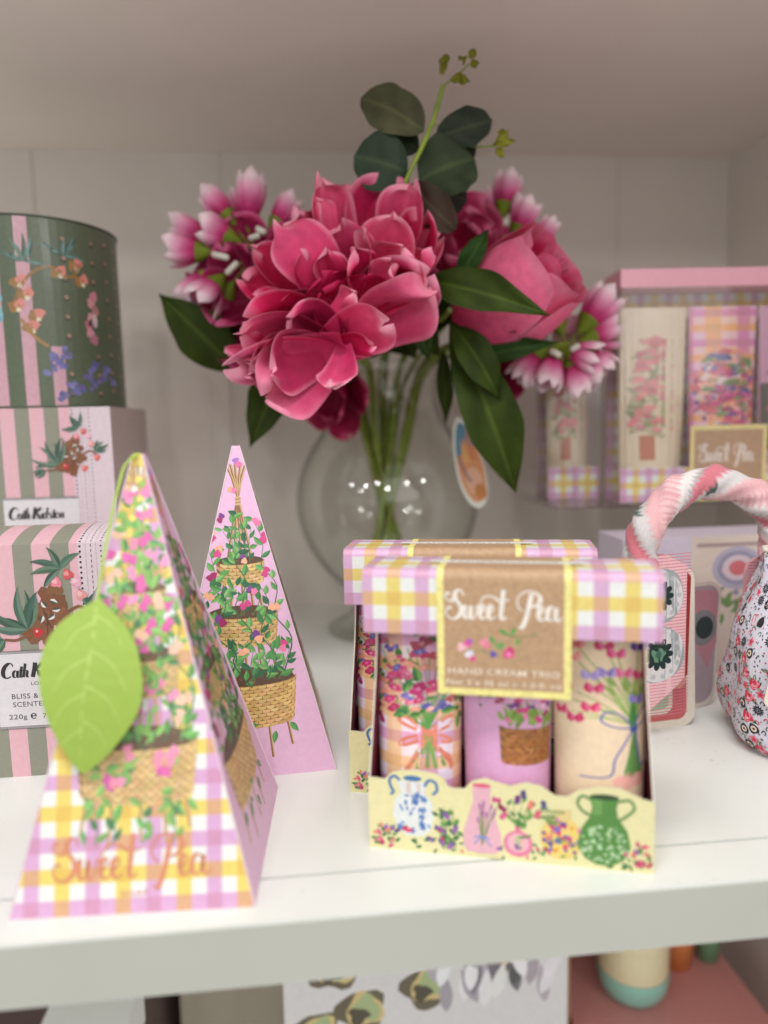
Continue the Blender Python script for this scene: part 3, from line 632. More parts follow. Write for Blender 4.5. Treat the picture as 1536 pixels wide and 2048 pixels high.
            a.stroke([(X(1085), Y(1160)), (X(960), Y(1150)), (X(870), Y(1090)), (X(900), Y(1010)), (X(980), Y(1030)), (X(1070), Y(1140))], .6, bw); a.stroke([(X(1090), Y(1140)), (X(1170), Y(1110)), (X(1230), Y(1010)), (X(1190), Y(960)), (X(1130), Y(1020)), (X(1090), Y(1130))], .6, bw)
            a.stroke([(X(1070), Y(1180)), (X(1000), Y(1330)), (X(950), Y(1450)), (X(920), Y(1600)), (X(740), Y(1620))], .6, bw); a.stroke([(X(1100), Y(1180)), (X(1120), Y(1400)), (X(1160), Y(1520)), (X(1240), Y(1500))], .7, bw); a.blob(X(1080), Y(1160), 1.6, (70, 80, 160))
        mb = MB(); a.emit(mb, fm, 0, us=us, vs=vs_, smooth=False)
        rows = []
        for v in [0]+vs_+[TH]:
            A, B = sh(v); e = 1-(max(0, 10-v)/10)**2*.12
            rows.append([V(((cx+A*e*math.sin(th))/1000, (17.5-B*e*math.cos(th))/1000, (T0+v)/1000)) for th in [math.pi/2+math.pi*j/14 for j in range(15)]])
        bcol = {'gingham': (222, 180, 190), 'pink': (219, 164, 204), 'cream': (232, 208, 176)}[kind]
        mb.grid(rows, bcol, True); mb.face(rows[0], bcol)
        o = mb.build('hand_cream_tube', M['plastic'], t); tag(o, label)
        c2 = MB(); c2.lathe([(.001, .0008), (.0125, .0008), (.013, .0016), (.013, .0042), (.001, .0042)], (236, 226, 214), 24, (cx/1000, .0175, 0)); c2.build('screw_cap', M['plastic'], o)
    tube('gingham', 21.0, 'left tube, gingham with a flower bouquet tied by an orange bow')
    tube('pink', 61.0, 'middle tube, plain pink with a flower basket')
    tube('cream', 101.0, 'right tube, cream with tulips tied by a blue ribbon')
    return t
tr = trio()
dup(tr, (-.0104+.0024, .0965-.0006, 0), math.radians(-14), 'hand cream set half hidden behind the front one, only its left edge showing')

# ============================================================ STRIPED BOXES AND HAT TIN ON THE LEFT
PS, SG = (222, 176, 186), (140, 141, 126)
def willow(a, x, y, ang, n, ln, cols=((74, 104, 88), (104, 128, 110), (58, 84, 72)), spread=1.9, wd=3.2):
    for i in range(n):
        an = ang-spread/2+spread*i/max(1, n-1)+RND.uniform(-.1, .1); l = ln*RND.uniform(.75, 1.1)
        a.leaf(x, y, an, l, wd, jit(cols[i % 3]), jit(cols[(i+1) % 3]), bend=RND.choice([-.9, .8, .5]))
def rustic(a, x, y, s=1.0):
    """gnarled brown stump with willow leaves, blossoms and a red berry"""
    br = (128, 84, 58); bd = (98, 60, 42)
    for dx, dy, r in ((0, 0, 6.5), (1, 8, 6), (4, 15, 6), (-4, -4, 5), (9, 12, 4), (7, 20, 4), (-8, -3, 3.4), (3, -6, 5.2), (10, 4, 5)): a.blob(x+dx*s, y+dy*s, r*s, jit(br, 8), .22)
    for k in range(9): a.stroke([(x+RND.uniform(-6, 8)*s, y+RND.uniform(-7, 20)*s), (x+RND.uniform(-6, 8)*s, y+RND.uniform(-7, 20)*s)], .6*s, bd)
    a.stroke([(x-8*s, y-4*s), (x-14*s, y-6.5*s), (x-20*s, y-6*s)], 1.4*s, br); a.stroke([(x+8*s, y+4*s), (x+18*s, y+10*s), (x+24*s, y+6*s)], 1.6*s, br)
    willow(a, x-8*s, y-1*s, 2.2, 7, 23*s, wd=4.2*s, spread=2.3); willow(a, x-20*s, y-6*s, 3.6, 4, 13*s, wd=3*s, spread=1.4)
    willow(a, x+10*s, y+30*s, 2.4, 5, 15*s, wd=3.6*s, spread=2.6); willow(a, x+22*s, y+10*s, .6, 5, 13*s, wd=3.2*s)
    for dx, dy in ((2, 10), (6, 6), (4, 14), (9, 9), (0, 6)): a.leaf(x+dx*s, y+dy*s, RND.uniform(0, 6), 4.4*s, 2.6*s, (222, 218, 210), (60, 80, 66))
    a.blob(x-3*s, y-3*s, 2.6*s, (190, 50, 56)); a.ell(x-3.6*s, y-2.2*s, .7*s, .7*s, (236, 180, 180))
    for dx, dy, c in ((8, 23, (222, 130, 146)), (14, 27, (206, 90, 90)), (18, 23, (226, 170, 190)), (24, 4, (214, 90, 86)), (13, -5, (214, 96, 92)), (20, 16, (226, 150, 150))): a.blob(x+dx*s, y+dy*s, 2.7*s, c); a.blob(x+dx*s-.8*s, y+dy*s+.6*s, 1.3*s, mix(c, (255, 240, 240), .4))
CK = dict(C=[[(.78, .82), (.74, 1.0), (.52, 1.04), (.24, .8), (.10, .42), (.16, .1), (.38, -.02), (.62, .1)]], a=[[(.34, .40), (.2, .5), (.06, .34), (.06, .08), (.16, .0), (.28, .14), (.36, .48), (.32, .12), (.38, .0), (.46, .06)]],
    t=[[(.22, .8), (.14, .4), (.10, .1), (.16, .0), (.26, .06)], [(.02, .48), (.32, .50)]], h=[[(.24, 1.0), (.14, .5), (.04, 0)], [(.10, .28), (.24, .48), (.34, .42), (.28, .1), (.34, 0), (.42, .06)]],
    K=[[(.34, 1.04), (.26, .6), (.10, -.02)], [(.84, 1.0), (.5, .7), (.26, .5)], [(.30, .54), (.5, .4), (.62, .06), (.8, -.02)]], i=[[(.16, .48), (.1, .2), (.12, .02), (.22, .04)], [(.22, .70), (.2, .76)]],
    d=[[(.30, .42), (.16, .5), (.04, .3), (.06, .04), (.18, .0), (.3, .2)], [(.46, 1.0), (.36, .5), (.30, .12), (.36, 0), (.44, .06)]], s=[[(.30, .42), (.18, .5), (.08, .38), (.24, .2), (.2, .02), (.02, .04)]],
    o=[[(.2, .5), (.04, .36), (.04, .08), (.16, .0), (.30, .16), (.3, .42), (.2, .5), (.1, .44)]], n=[[(.10, .48), (.08, .3), (.03, 0)], [(.08, .28), (.22, .48), (.34, .42), (.28, .1), (.34, 0), (.42, .06)]])
def kid(a, x, y, u, col, w):
    for ch, ox in (('C', 0), ('a', .74), ('t', 1.18), ('h', 1.42), ('K', 2.0), ('i', 2.74), ('d', 2.96), ('s', 3.44), ('t', 3.76), ('o', 4.04), ('n', 4.40)):
        for st in CK[ch]: a.stroke([(x+(ox+p[0])*u, y+p[1]*u) for p in st], w*(1.25 if ch in 'CK' else .8), col, k=5, pen=.30)
def paper_label(a, x0, y0, x1, y1, full=True):
    wl = (216, 212, 216); bk = (44, 40, 42)
    a.rect(x0, y0, x1, y1, wl)
    n = int((x1-x0)/1.15)
    for i in range(n):
        cx = x0+(i+.5)*(x1-x0)/n
        for yy in (y0, y1): a.ell(cx, yy, .62, .62, bk, n=8); a.ell(cx, yy, .34, .34, wl, n=7)
    for yy in (y0+.9, y1-.9): a.stroke([(x0, yy), (x1, yy)], .25, bk)
    kid(a, x0+3.2, y1-14.5, 7.7, bk, 1.9)
    if full:
        a.text('LONDON', x0+18.2, y1-19.2, 2.0, bk, width=15); a.text('BLISS & CALM', x0+7.5, y1-26.6, 2.9, bk, width=27)
        a.text('SCENTED SOAP', x0+7.8, y1-31.2, 2.9, bk, width=31); a.text('220g', x0+5.2, y1-38.2, 2.8, bk, width=9.5); a.text('\u212e', x0+16.6, y1-38.4, 4.2, bk, bold=.02); a.text('7.7 oz', x0+23, y1-38.2, 2.8, bk, width=13)
def striped_box(name, label, loc, wd, ht, dp, arch, x0, lab, full=True, motif=(30, 80, 1), pale=None):
    """origin at the bottom front right corner; u runs from -wd to 0"""
    t = thing(name, label, 'gift box', loc, 0, 'striped gift boxes'); a = Art()
    R_ = (dp*dp/4+arch*arch)/(2*arch) if arch else 0
    def prof(v, h=0):
        if v <= ht: return -h, v/1000
        s = v-ht
        if not arch: return s/1000, ht/1000+h
        y = min(dp, s); z = math.sqrt(max(0, R_*R_-(y-dp/2)**2))-(R_-arch); return y/1000, (ht+z)/1000+h
    fm = lambda u, v, h: Vector((u/1000, *prof(v, h)))
    T = ht+dp
    u = -wd; a.rect(-wd, 0, 0, T, PS)
    k = 0; x = x0
    while x > -wd: x -= 19.6
    while x < (pale if pale is not None else -16): a.rect(max(-wd, x), 0, min(x+9.8, pale if pale is not None else -16), T, SG); x += 19.6
    pl = pale if pale is not None else -16.5
    a.rect(pl, 0, 0, T, (216, 200, 208))
    for i in range(int(T/2.9)):
        a.ell(pl+1.3, 1+i*2.9, .62, .62, (40, 36, 38), n=8)
        for q in range(4): a.ell(pl+4.3, 1+i*2.9+q*.72, .16, .16, (90, 80, 86), n=5); a.ell(pl+9.8, 1+i*2.9+q*.72, .16, .16, (90, 80, 86), n=5)
        a.rect(pl+6.9, .6+i*2.9, pl+7.25, 2.2+i*2.9, (70, 64, 68)); a.ell(pl+12.4, 1+i*2.9, .5, .5, (60, 54, 58), n=7)
    rustic(a, *motif)
    if lab: paper_label(a, *lab, full)
    mb = MB(); vs = [ht+dp*i/12 for i in range(13)]
    a.emit(mb, fm, 0, vs=vs, clip=[(-1, 0, wd), (1, 0, 0), (0, -1, 0), (0, 1, T)])
    sd = (206, 184, 184)
    for uu in (-wd, 0): mb.face([fm(uu, 0, 0)]+[fm(uu, v, 0) for v in vs]+[Vector((uu/1000, dp/1000, 0))], sd)
    mb.face([Vector((-wd/1000, dp/1000, 0)), Vector((0, dp/1000, 0)), Vector((0, dp/1000, ht/1000)), Vector((-wd/1000, dp/1000, ht/1000))], PS)
    mb.build('printed_carton', M['linen'], t); return t
BX = -133.0
striped_box('striped_soap_box', 'pink and sage striped box with an arched top and scalloped white label', (BX/1000, .139, 0), 95, 130.5, 60, 6.5, -51.3+9.8-9.8, (-65.3, 28.3, -16, 71.7), True, (-38, 85, 1.05), pale=-17.5)
rs = MB(); rs.box((-.30, .262, 0), (-.163, .37, .0765), (150, 140, 130)); tag(rs.build('riser_block', M['riser'], bevel=.001), 'plain grey riser block hidden behind the striped boxes, under the upper box', 'riser')
striped_box('striped_soap_box', 'pale pink and sage striped box directly beneath the green hat tin', (-.161, .262, .077), 130, 130.3, 110, 0, -44.5, (-76, 27, -25, 68), False, (-30, 92, .8), pale=-27)
# hat tin
t = thing('hat_tin', 'round sage green tin with pink stripes and raised-looking dots, on top of the left stack', 'tin', (-.226, .323, .2076))
a = Art(); RT_ = 60.0; HT = 129.0; C2 = 2*math.pi*RT_
grn = (92, 104, 82); a.rect(-C2/2, 0, C2/2, HT, grn)
for u0 in (-50, -31, -10, 9.5, 27.5): a.rect(u0, 0, u0+8.5, HT if u0 < 20 else 42, (208, 162, 176))
for k in range(9):
    for uu, ph in ((40, 0), (62, 0), (76, .4), (90, .1)):
        vv = 10+k*13.2+ph*6; a.ell(uu, vv-1.2, 1.7, 1.5, (48, 56, 44), n=9); a.ell(uu, vv, 1.5, 1.4, (186, 150, 130), n=9)  # flat dots; the dark disc below each is a painted shadow
for x, y, s in ((14, 98, 1), (40, 104, .9)): willow(a, x, y, 1.6, 6, 18*s, ((92, 120, 104), (110, 150, 150), (60, 86, 74)), 2.8)
for x, y in ((8, 84), (12, 76), (6, 68), (18, 62), (14, 54), (34, 92), (46, 98), (50, 88)): a.blob(x, y, 3.6, (160, 120, 70)); a.blob(x+4, y+2, 3.4, (222, 140, 128)); a.blob(x+3, y-2, 1.6, (232, 220, 190))
a.stroke([(6, 70), (16, 88), (30, 96), (44, 90), (52, 100)], 2, (150, 112, 60)); a.stroke([(10, 60), (18, 48), (26, 42)], 2.2, (170, 130, 70))
for i in range(7): a.blob(58+RND.uniform(-3, 5), 48+i*5.2, 3.4, jit((206, 140, 150), 18))
a.blob(58, 60, 3, (84, 60, 80)); a.ell(61, 62, 2, 5, (220, 210, 210))
for x, y in ((28, 34), (34, 30), (26, 26), (38, 38), (52, 24), (58, 30), (64, 22), (56, 16), (40, 14), (34, 8), (70, 28), (46, 12), (76, 20)):
    for q in range(5): a.blob(x+RND.uniform(-3, 3), y+RND.uniform(-3, 3), 2, jit((116, 112, 168), 22))
for i in range(12): a.blob(-4+RND.uniform(-2, 2), 60+i*3.4, 2.2, jit((120, 176, 190), 14))
fm = lambda u, v, h: Vector(((RT_/1000+h)*math.sin(u/RT_), -(RT_/1000+h)*math.cos(u/RT_), v/1000))
mb = MB(); us = [-C2/2+C2*i/72 for i in range(1, 72)]
a.emit(mb, fm, 0, us=us, smooth=False)
top = [fm(u, HT, 0) for u in [-C2/2]+us]; mb.face(top, grn); mb.face([Vector((p.x, p.y, 0)) for p in top][::-1], grn)
mb.build('printed_body', M['tin'], t)
mb = MB(); mb.lathe([(RT_/1000+.0002, -.0002), (RT_/1000+.0012, .0004), (RT_/1000+.0002, .0014)], (74, 84, 66), 72); mb.build('bottom_rim', M['tin'], t); mb = MB(); mb.lathe([(RT_/1000+.0002, HT/1000-.0014), (RT_/1000+.0012, HT/1000), (RT_/1000-.002, HT/1000+.0006)], (66, 74, 58), 72); mb.build('top_rim', M['tin'], t)

# ============================================================ VASE
VX, VY = .0455, .400
va = thing('glass_vase', 'clear round bellied glass vase on a foot holding the pink flowers', 'vase', (VX, VY, 0))
pr = [(.058, .0005), (.0585, .003), (.056, .005), (.045, .009), (.036, .018), (.032, .026), (.034, .034), (.045, .044), (.060, .060), (.074, .082), (.0815, .104), (.083, .122), (.0805, .142), (.073, .162), (.062, .180), (.053, .194), (.048, .208), (.047, .222), (.050, .234), (.0555, .2425)]
pr = spline(pr, 3)
mb = MB(); mb.lathe([(.0005, .0005)]+pr, (255, 255, 255), 64); mb.build('glass_body', M['glass'], va)
inn = [(max(.0005, r-.0028), z) for r, z in pr if z > .036]
mb = MB(); mb.lathe([(.0005, .034)]+inn, (255, 255, 255), 64); mb.build('inner_glass_wall', M['glass_inner'], va)
mb = MB(); mb.tube([Vector((.0541*math.cos(i*math.pi/32), .0541*math.sin(i*math.pi/32), .2425)) for i in range(65)], .0021, (255, 255, 255), 8, False); mb.build('rim', M['glass'], va)
# swing tag
tg = thing('hanging_tag', 'long oval blue and orange tag hanging from the vase neck', 'tag', at(937, 925, .60))
a = Art(); n = 28; ol = [(11.5*math.cos(q)*(1-.25*math.sin(q)), 39*math.sin(q)) for q in [2*math.pi*i/n for i in range(n)]]
a.poly(ol, (214, 216, 206)); sc = lambda k: [(x*k+(1-k)*5, y*k) for x, y in ol]
a.poly(sc(.87), (206, 140, 92)); a.poly([p for p in sc(.87) if p[1] > 2]+[(-3, 8), (1, 22), (4, 6), (7, 14)], (84, 128, 152)); a.poly([(-5, 0), (-2, 20), (2, 0)], (212, 160, 96)); a.poly([(2, 2), (4, 30), (7, 0)], (196, 120, 76))
a.ell(1, -16, 7, 12, (214, 166, 136)); a.ell(4, -26, 5, 7, (190, 120, 60)); a.stroke([(-7, 8), (-5, -6), (-2, -16)], 1.4, (74, 84, 120))
ra = math.radians(14); dX = RT*math.cos(ra)-UP*math.sin(ra)*-1*1; dY = UP*math.cos(ra)-RT*math.sin(ra)
fm = lambda u, v, h: dX*(u/1000)+dY*(v/1000)-FW*h
mb = MB(); a.emit(mb, fm, .0006); mb.face([fm(x, y, 0) for x, y in ol][::-1], (214, 216, 206)); mb.build('printed_tag', M['card'], tg)
p0 = at(937, 925, .60); mb = MB(); mb.tube([dY*.038, (at(900, 790, .62)-p0)], .0006, (200, 190, 170), 6); mb.build('string', M['cloth'], tg)

# ============================================================ FLOWERS
def petal(par, base, tip, wd, bulge=14, cup=.25, curl=0, ruf=2.2, ca=(176, 22, 74), cb=(216, 74, 122), rim=(253, 186, 204), nrm=None, seed=0, tw=0, name='petal', bw=.34, peak=.66):
    """base, tip: (x, y, depth) or vectors; wd in photo pixels at that depth, bulge/curl in mm"""
    B = base if isinstance(base, Vector) else at(*base); T = tip if isinstance(tip, Vector) else at(*tip)
    ax = T-B; ln = ax.length; ax = ax/ln; n = nrm if nrm else -FW; n = (n-ax*n.dot(ax)).normalized()
    if tw: n = Matrix.Rotation(tw, 3, ax) @ n
    side = n.cross(ax); w_ = wd if wd < .5 else wd*((B-CAM).dot(FW))/FPX
    R = random.Random(seed*7919+int(ln*1e5)); p1, p2, p3 = R.uniform(0, 6), R.uniform(0, 6), R.uniform(0, 6); f1 = R.uniform(2.2, 3.6)
    NT, NS = 16, 12; P = []; bulge /= 1000; curl /= 1000; ruf /= 1000
    w_ *= 1.24; cup *= .62; ruf *= 1.75
    for i in range(NT+1):
        t = 1-(1-i/NT)**1.7
        pf = bw+(1-bw)*math.sin(math.pi/2*min(1, t/peak)) if t < peak else math.sqrt(max(0, 1-((t-peak)/(1.001-peak))**2.6))
        row = []
        for j in range(NS+1):
            s = -1+2*j/NS; edge = 1-.05*math.sin(3.2*s+p3)-.045*math.sin(6.5*s+p2)*(t**3)-.05*math.exp(-(s*3-math.sin(p1))**2)*t**3
            c = B+ax*ln*t*edge-n*bulge*math.sin(math.pi*min(1, t*.95))+side*w_*.10*math.sin(p2)*math.sin(t*1.5)
            hw = w_/2*pf
            q = c+side*hw*s*(1-.12*cup*s*s)+n*(cup*w_*(s*s)*(.15+.85*pf)*min(1, pf*2.2))+n*ruf*min(1, pf*1.5)*(math.sin(f1*s*1.5+p1+t*2.4)*t*t*1.0+.55*math.sin(5.6*s+p2+t)*t**3)*min(1, abs(s)+t)
            if t > .68: q = q-n*curl*((t-.68)/.32)**2*(1+.3*math.sin(3*s+p1))
            if curl and abs(s) > .7: q = q-n*curl*.35*((abs(s)-.7)/.3)**2*t
            row.append(q)
        P.append(row)
    def C(i, j):
        t = 1-(1-i/NT)**1.7; s = abs(-1+2*j/NS); k = t**1.7; c = mix(ca, cb, min(1, k*.95+.10*math.sin(j*2.3+seed)*t)); e = max(0, (t-.90)/.10, (s-.88)/.12*(.2+.8*t)); return mix(c, rim, min(1, e)*.8)
    mb = MB(); mb.grid(P, C); o = mb.build(name, M['petal'], par, subsurf=1)
    return o
FR = Matrix((RT, UP, -FW)).transposed()
def bloom(par, c, axis, R, layers, ca, cb, rim, seed, closed=.0):
    """whorls of cupped petals about axis; c centre (world), R radius in m"""
    ax = axis.normalized(); e1 = ax.orthogonal().normalized(); e2 = ax.cross(e1); rr = random.Random(seed)
    for li, (n, r0, op, le) in enumerate(layers):
        for k in range(n):
            an = 2*math.pi*(k+li*.5+rr.uniform(-.15, .15))/n; d = e1*math.cos(an)+e2*math.sin(an); o_ = op+rr.uniform(-.12, .12)
            b = c+d*R*r0*.3-ax*R*.35; tdir = d*math.sin(o_)+ax*math.cos(o_); tp_ = b+tdir*R*le*rr.uniform(.9, 1.1)
            petal(par, b, tp_, R*1.15*(.55+.5*r0), 1000*R*.22*(1+.4*closed), .32+.2*closed, 1000*R*.10*op, 1000*R*.05, ca, cb, rim, nrm=(ax*math.sin(o_)-d*math.cos(o_)).normalized(), seed=seed*31+li*9+k)
def stemtube(par, pts, r, mat='stem', name='stem'):
    p = [Vector(q) for q in spline([tuple(v) for v in pts], 6)]; mb = MB(); mb.tube(p, r, (100, 120, 44), 8); return mb.build(name, M[mat], par)
def leafblade(par, b, tip, wd, bend=10, twist=0, col=(38, 62, 24), col2=(58, 84, 34), seed=0, name='leaf', peak=.45, fold=.16, nrm=None, pw=1.15, pb=.8):
    B = b if isinstance(b, Vector) else at(*b); T = tip if isinstance(tip, Vector) else at(*tip); ax = T-B; ln = ax.length; ax /= ln
    n = nrm if nrm else -FW; n = (n-ax*n.dot(ax)).normalized(); n = Matrix.Rotation(twist, 3, ax) @ n; side = n.cross(ax); w_ = wd if wd < .5 else wd*((B-CAM).dot(FW))/FPX
    R = random.Random(seed+17); ph = R.uniform(0, 6); NT, NS = 18, 14; P = []
    for i in range(NT+1):
        t = i/NT; u_ = t/peak if t < peak else 1; pf = math.sin(math.pi/2*u_)**pb if t < peak else math.cos(math.pi/2*(t-peak)/(1-peak))**pw*(1+.06*math.sin(t*16+ph))
        P.append([B+ax*ln*t+n*(bend/1000)*math.sin(math.pi*t)+side*(w_/2*max(.02, pf)*s)+n*(w_*fold*abs(s)*pf)+n*.0016*math.sin(9*t+3*s+ph)*abs(s) for s in [-1+2*j/NS for j in range(NS+1)]])
    def C(i, j):
        s = abs(-1+2*j/NS); k = 0.5+.5*math.sin(i*.9+j*.6); c = mix(col, col2, .15+k*.2); return mix(c, mix(col2, (150, 170, 90), .25), .5) if s < .05 else c
    mb = MB(); mb.grid(P, C); return mb.build(name, M['leaf'], par, subsurf=1)
cross = Vector((VX-.004, VY, .118))
def vase_stem(par, head, end, r=.0026, neck=None):
    """from under the flower head through the vase neck, crossing, to the vase floor"""
    nk = Vector((VX+neck, VY-.010, .225)) if neck is not None else Vector((VX, VY, .225))
    stemtube(par, [head, head.lerp(nk, .55)+Vector((0, .0, .012)), nk, cross+Vector((neck*.25, 0, .01)), Vector((VX+end[0], VY+end[1], .041))], r)

# ---- main peony: heavy hand shaped outer petals round an open heart
D = .475
pe = thing('peony', 'large open deep pink peony drooping to the left at the front of the bouquet', 'flower', at(700, 610, D), 0)
pe_kids = []
def PP(b, t, wd, **k):
    o = petal(pe, (b[0], b[1], D+b[2]/1000), (t[0], t[1], D+t[2]/1000), wd, seed=len(pe_kids)+1, **k); pe_kids.append(o); return o
deep = (176, 6, 60); mid_ = (224, 46, 104); lite = (246, 116, 156); rimc = (250, 170, 200)
# back ring
PP((715, 560, 30), (652, 350, 12), 92, bulge=10, cup=.35, ca=deep, cb=lite, tw=.7)
PP((720, 560, 34), (700, 372, 26), 120, bulge=8, cup=.2, ca=deep, cb=mid_)
PP((740, 550, 34), (768, 362, 24), 130, bulge=8, cup=.25, ca=deep, cb=(190, 40, 92), ruf=3)
PP((770, 560, 28), (812, 360, 8), 92, bulge=12, cup=.42, curl=6, ca=deep, cb=lite, tw=-.5)
PP((770, 570, 30), (838, 420, 14), 96, bulge=14, cup=.3, ca=deep, cb=mid_, tw=-.6)
PP((760, 600, 24), (880, 470, 16), 80, bulge=10, cup=.4, curl=4, ca=deep, cb=lite, tw=-.5)
PP((690, 560, 26), (605, 412, 10), 78, bulge=12, cup=.3, ca=deep, cb=(226, 110, 146), ruf=3)
PP((680, 590, 24), (560, 446, 2), 96, bulge=-16, cup=-.16, curl=-5, ca=mid_, cb=(226, 96, 138), ruf=1.2)
PP((670, 610, 30), (505, 500, 22), 80, bulge=8, cup=.3, ca=deep, cb=mid_, tw=.4)
PP((670, 620, 30), (480, 560, 24), 76, bulge=8, cup=.3, ca=deep, cb=mid_, tw=.4)
PP((670, 640, 24), (515, 590, 12), 60, bulge=6, cup=.3, ca=deep, cb=mid_, tw=.5)
# heart
PP((715, 600, 18), (690, 448, -6), 98, bulge=12, cup=.22, curl=8, ca=deep, cb=(222, 90, 132), rim=(240, 160, 180))
PP((745, 600, 16), (768, 425, 0), 104, bulge=14, cup=.36, curl=3, ca=mid_, cb=lite, tw=-.35)
PP((760, 620, 12), (800, 500, -12), 118, bulge=18, cup=.42, curl=3, ca=mid_, cb=lite, tw=-.45)
PP((720, 600, 8), (742, 468, -2), 46, bulge=4, cup=.5, curl=-5, ca=deep, cb=(220, 110, 140), tw=-1.0)
PP((690, 610, 10), (612, 500, -4), 84, bulge=10, cup=.3, ca=(150, 6, 56), cb=(196, 34, 90), tw=.5)
PP((700, 640, 6), (655, 545, -8), 110, bulge=8, cup=.25, ca=(150, 4, 52), cb=(184, 22, 76), rim=(200, 50, 96), tw=.2)
PP((720, 640, 4), (726, 548, -6), 90, bulge=8, cup=.3, ca=(150, 4, 52), cb=(180, 20, 72), rim=(196, 50, 96))
PP((690, 655, 10), (640, 590, -6), 84, bulge=5, cup=.3, ca=(140, 4, 48), cb=(180, 20, 72), rim=(196, 44, 92), tw=.3)
PP((735, 600, 10), (720, 505, -10), 70, bulge=8, cup=.4, curl=6, ca=deep, cb=mid_, tw=.5, ruf=4)
PP((750, 610, 8), (770, 520, -14), 64, bulge=8, cup=.4, curl=5, ca=mid_, cb=lite, tw=-.6, ruf=4)
PP((690, 620, 6), (655, 500, -10), 60, bulge=9, cup=.5, curl=6, ca=deep, cb=(226, 70, 120), tw=-.3, ruf=4)
PP((700, 560, 22), (648, 395, 4), 52, bulge=8, cup=.5, curl=7, ca=mid_, cb=lite, tw=.9, ruf=4)
PP((800, 600, 16), (850, 500, -4), 58, bulge=8, cup=.5, curl=5, ca=mid_, cb=lite, tw=-.9, ruf=4)
# lower right bowl
PP((700, 660, 18), (852, 556, -8), 130, bulge=24, cup=.30, curl=3, ca=(170, 20, 72), cb=(214, 76, 122), tw=.75, ruf=3)
PP((690, 700, 10), (862, 606, -18), 134, bulge=20, cup=.36, curl=15, ca=(186, 34, 86), cb=(228, 112, 146), rim=(236, 150, 172), tw=.95, ruf=3.4)
PP((640, 690, 6), (770, 640, -24), 92, bulge=10, cup=.34, curl=-2, ca=mid_, cb=lite, tw=.6, ruf=2.6)
PP((655, 690, 4), (745, 690, -16), 44, bulge=6, cup=.4, ca=deep, cb=mid_, tw=.6)
PP((650, 640, 2), (690, 588, -18), 46, bulge=6, cup=.1, curl=7, ca=mid_, cb=(230, 120, 150), tw=-.4)
# lower left lobe, cupped layers facing up
PP((690, 660, 14), (545, 625, -4), 118, bulge=16, cup=.28, curl=2, ca=deep, cb=lite, tw=-.75)
PP((690, 665, 8), (500, 650, -8), 110, bulge=14, cup=.30, ca=deep, cb=mid_, tw=-.9)
PP((690, 670, 2), (575, 650, -16), 90, bulge=12, cup=.36, curl=3, ca=(160, 16, 68), cb=(208, 64, 112), tw=-.95, ruf=3)
PP((680, 690, 6), (478, 690, -10), 104, bulge=14, cup=.32, curl=3, ca=(170, 20, 72), cb=lite, tw=-1.05, ruf=3)
PP((690, 705, 2), (500, 720, -18), 96, bulge=16, cup=.34, ca=(164, 16, 70), cb=(206, 60, 108), tw=-1.1, ruf=3)
PP((690, 700, 4), (470, 752, -12), 80, bulge=12, cup=.34, curl=6, ca=mid_, cb=(226, 120, 158), tw=-.9)
PP((680, 710, 6), (505, 766, -10), 106, bulge=20, cup=.36, curl=0, ca=(170, 24, 76), cb=(196, 56, 104), tw=-.7)
PP((680, 700, 0), (562, 762, -26), 108, bulge=22, cup=.38, curl=4, ca=(176, 30, 80), cb=(214, 80, 124), tw=-.6)
PP((688, 690, -4), (548, 782, -26), 134, bulge=24, cup=.40, curl=14, ca=(190, 44, 94), cb=(230, 124, 156), rim=(238, 156, 178), tw=-.35, ruf=3)
PP((690, 690, -2), (650, 748, -30), 66, bulge=14, cup=.4, curl=6, ca=(190, 44, 94), cb=(228, 118, 150), tw=.5)
PP((600, 700, 20), (450, 712, 16), 44, bulge=4, cup=.4, curl=5, ca=mid_, cb=lite, tw=-.8)
stemtube(pe, [at(680, 660, D+.02), at(722, 715, .53), Vector((VX-.014, VY-.02, .232)), Vector((VX-.008, VY-.006, .16)), Vector((VX+.018, VY+.0, .041))], .0032)
for o in pe.children: o.matrix_parent_inverse = Matrix.Translation(pe.location).inverted()
def settle(t):
    t_inv = Matrix.Translation(t.location).inverted()
    for o in t.children: o.matrix_parent_inverse = t_inv
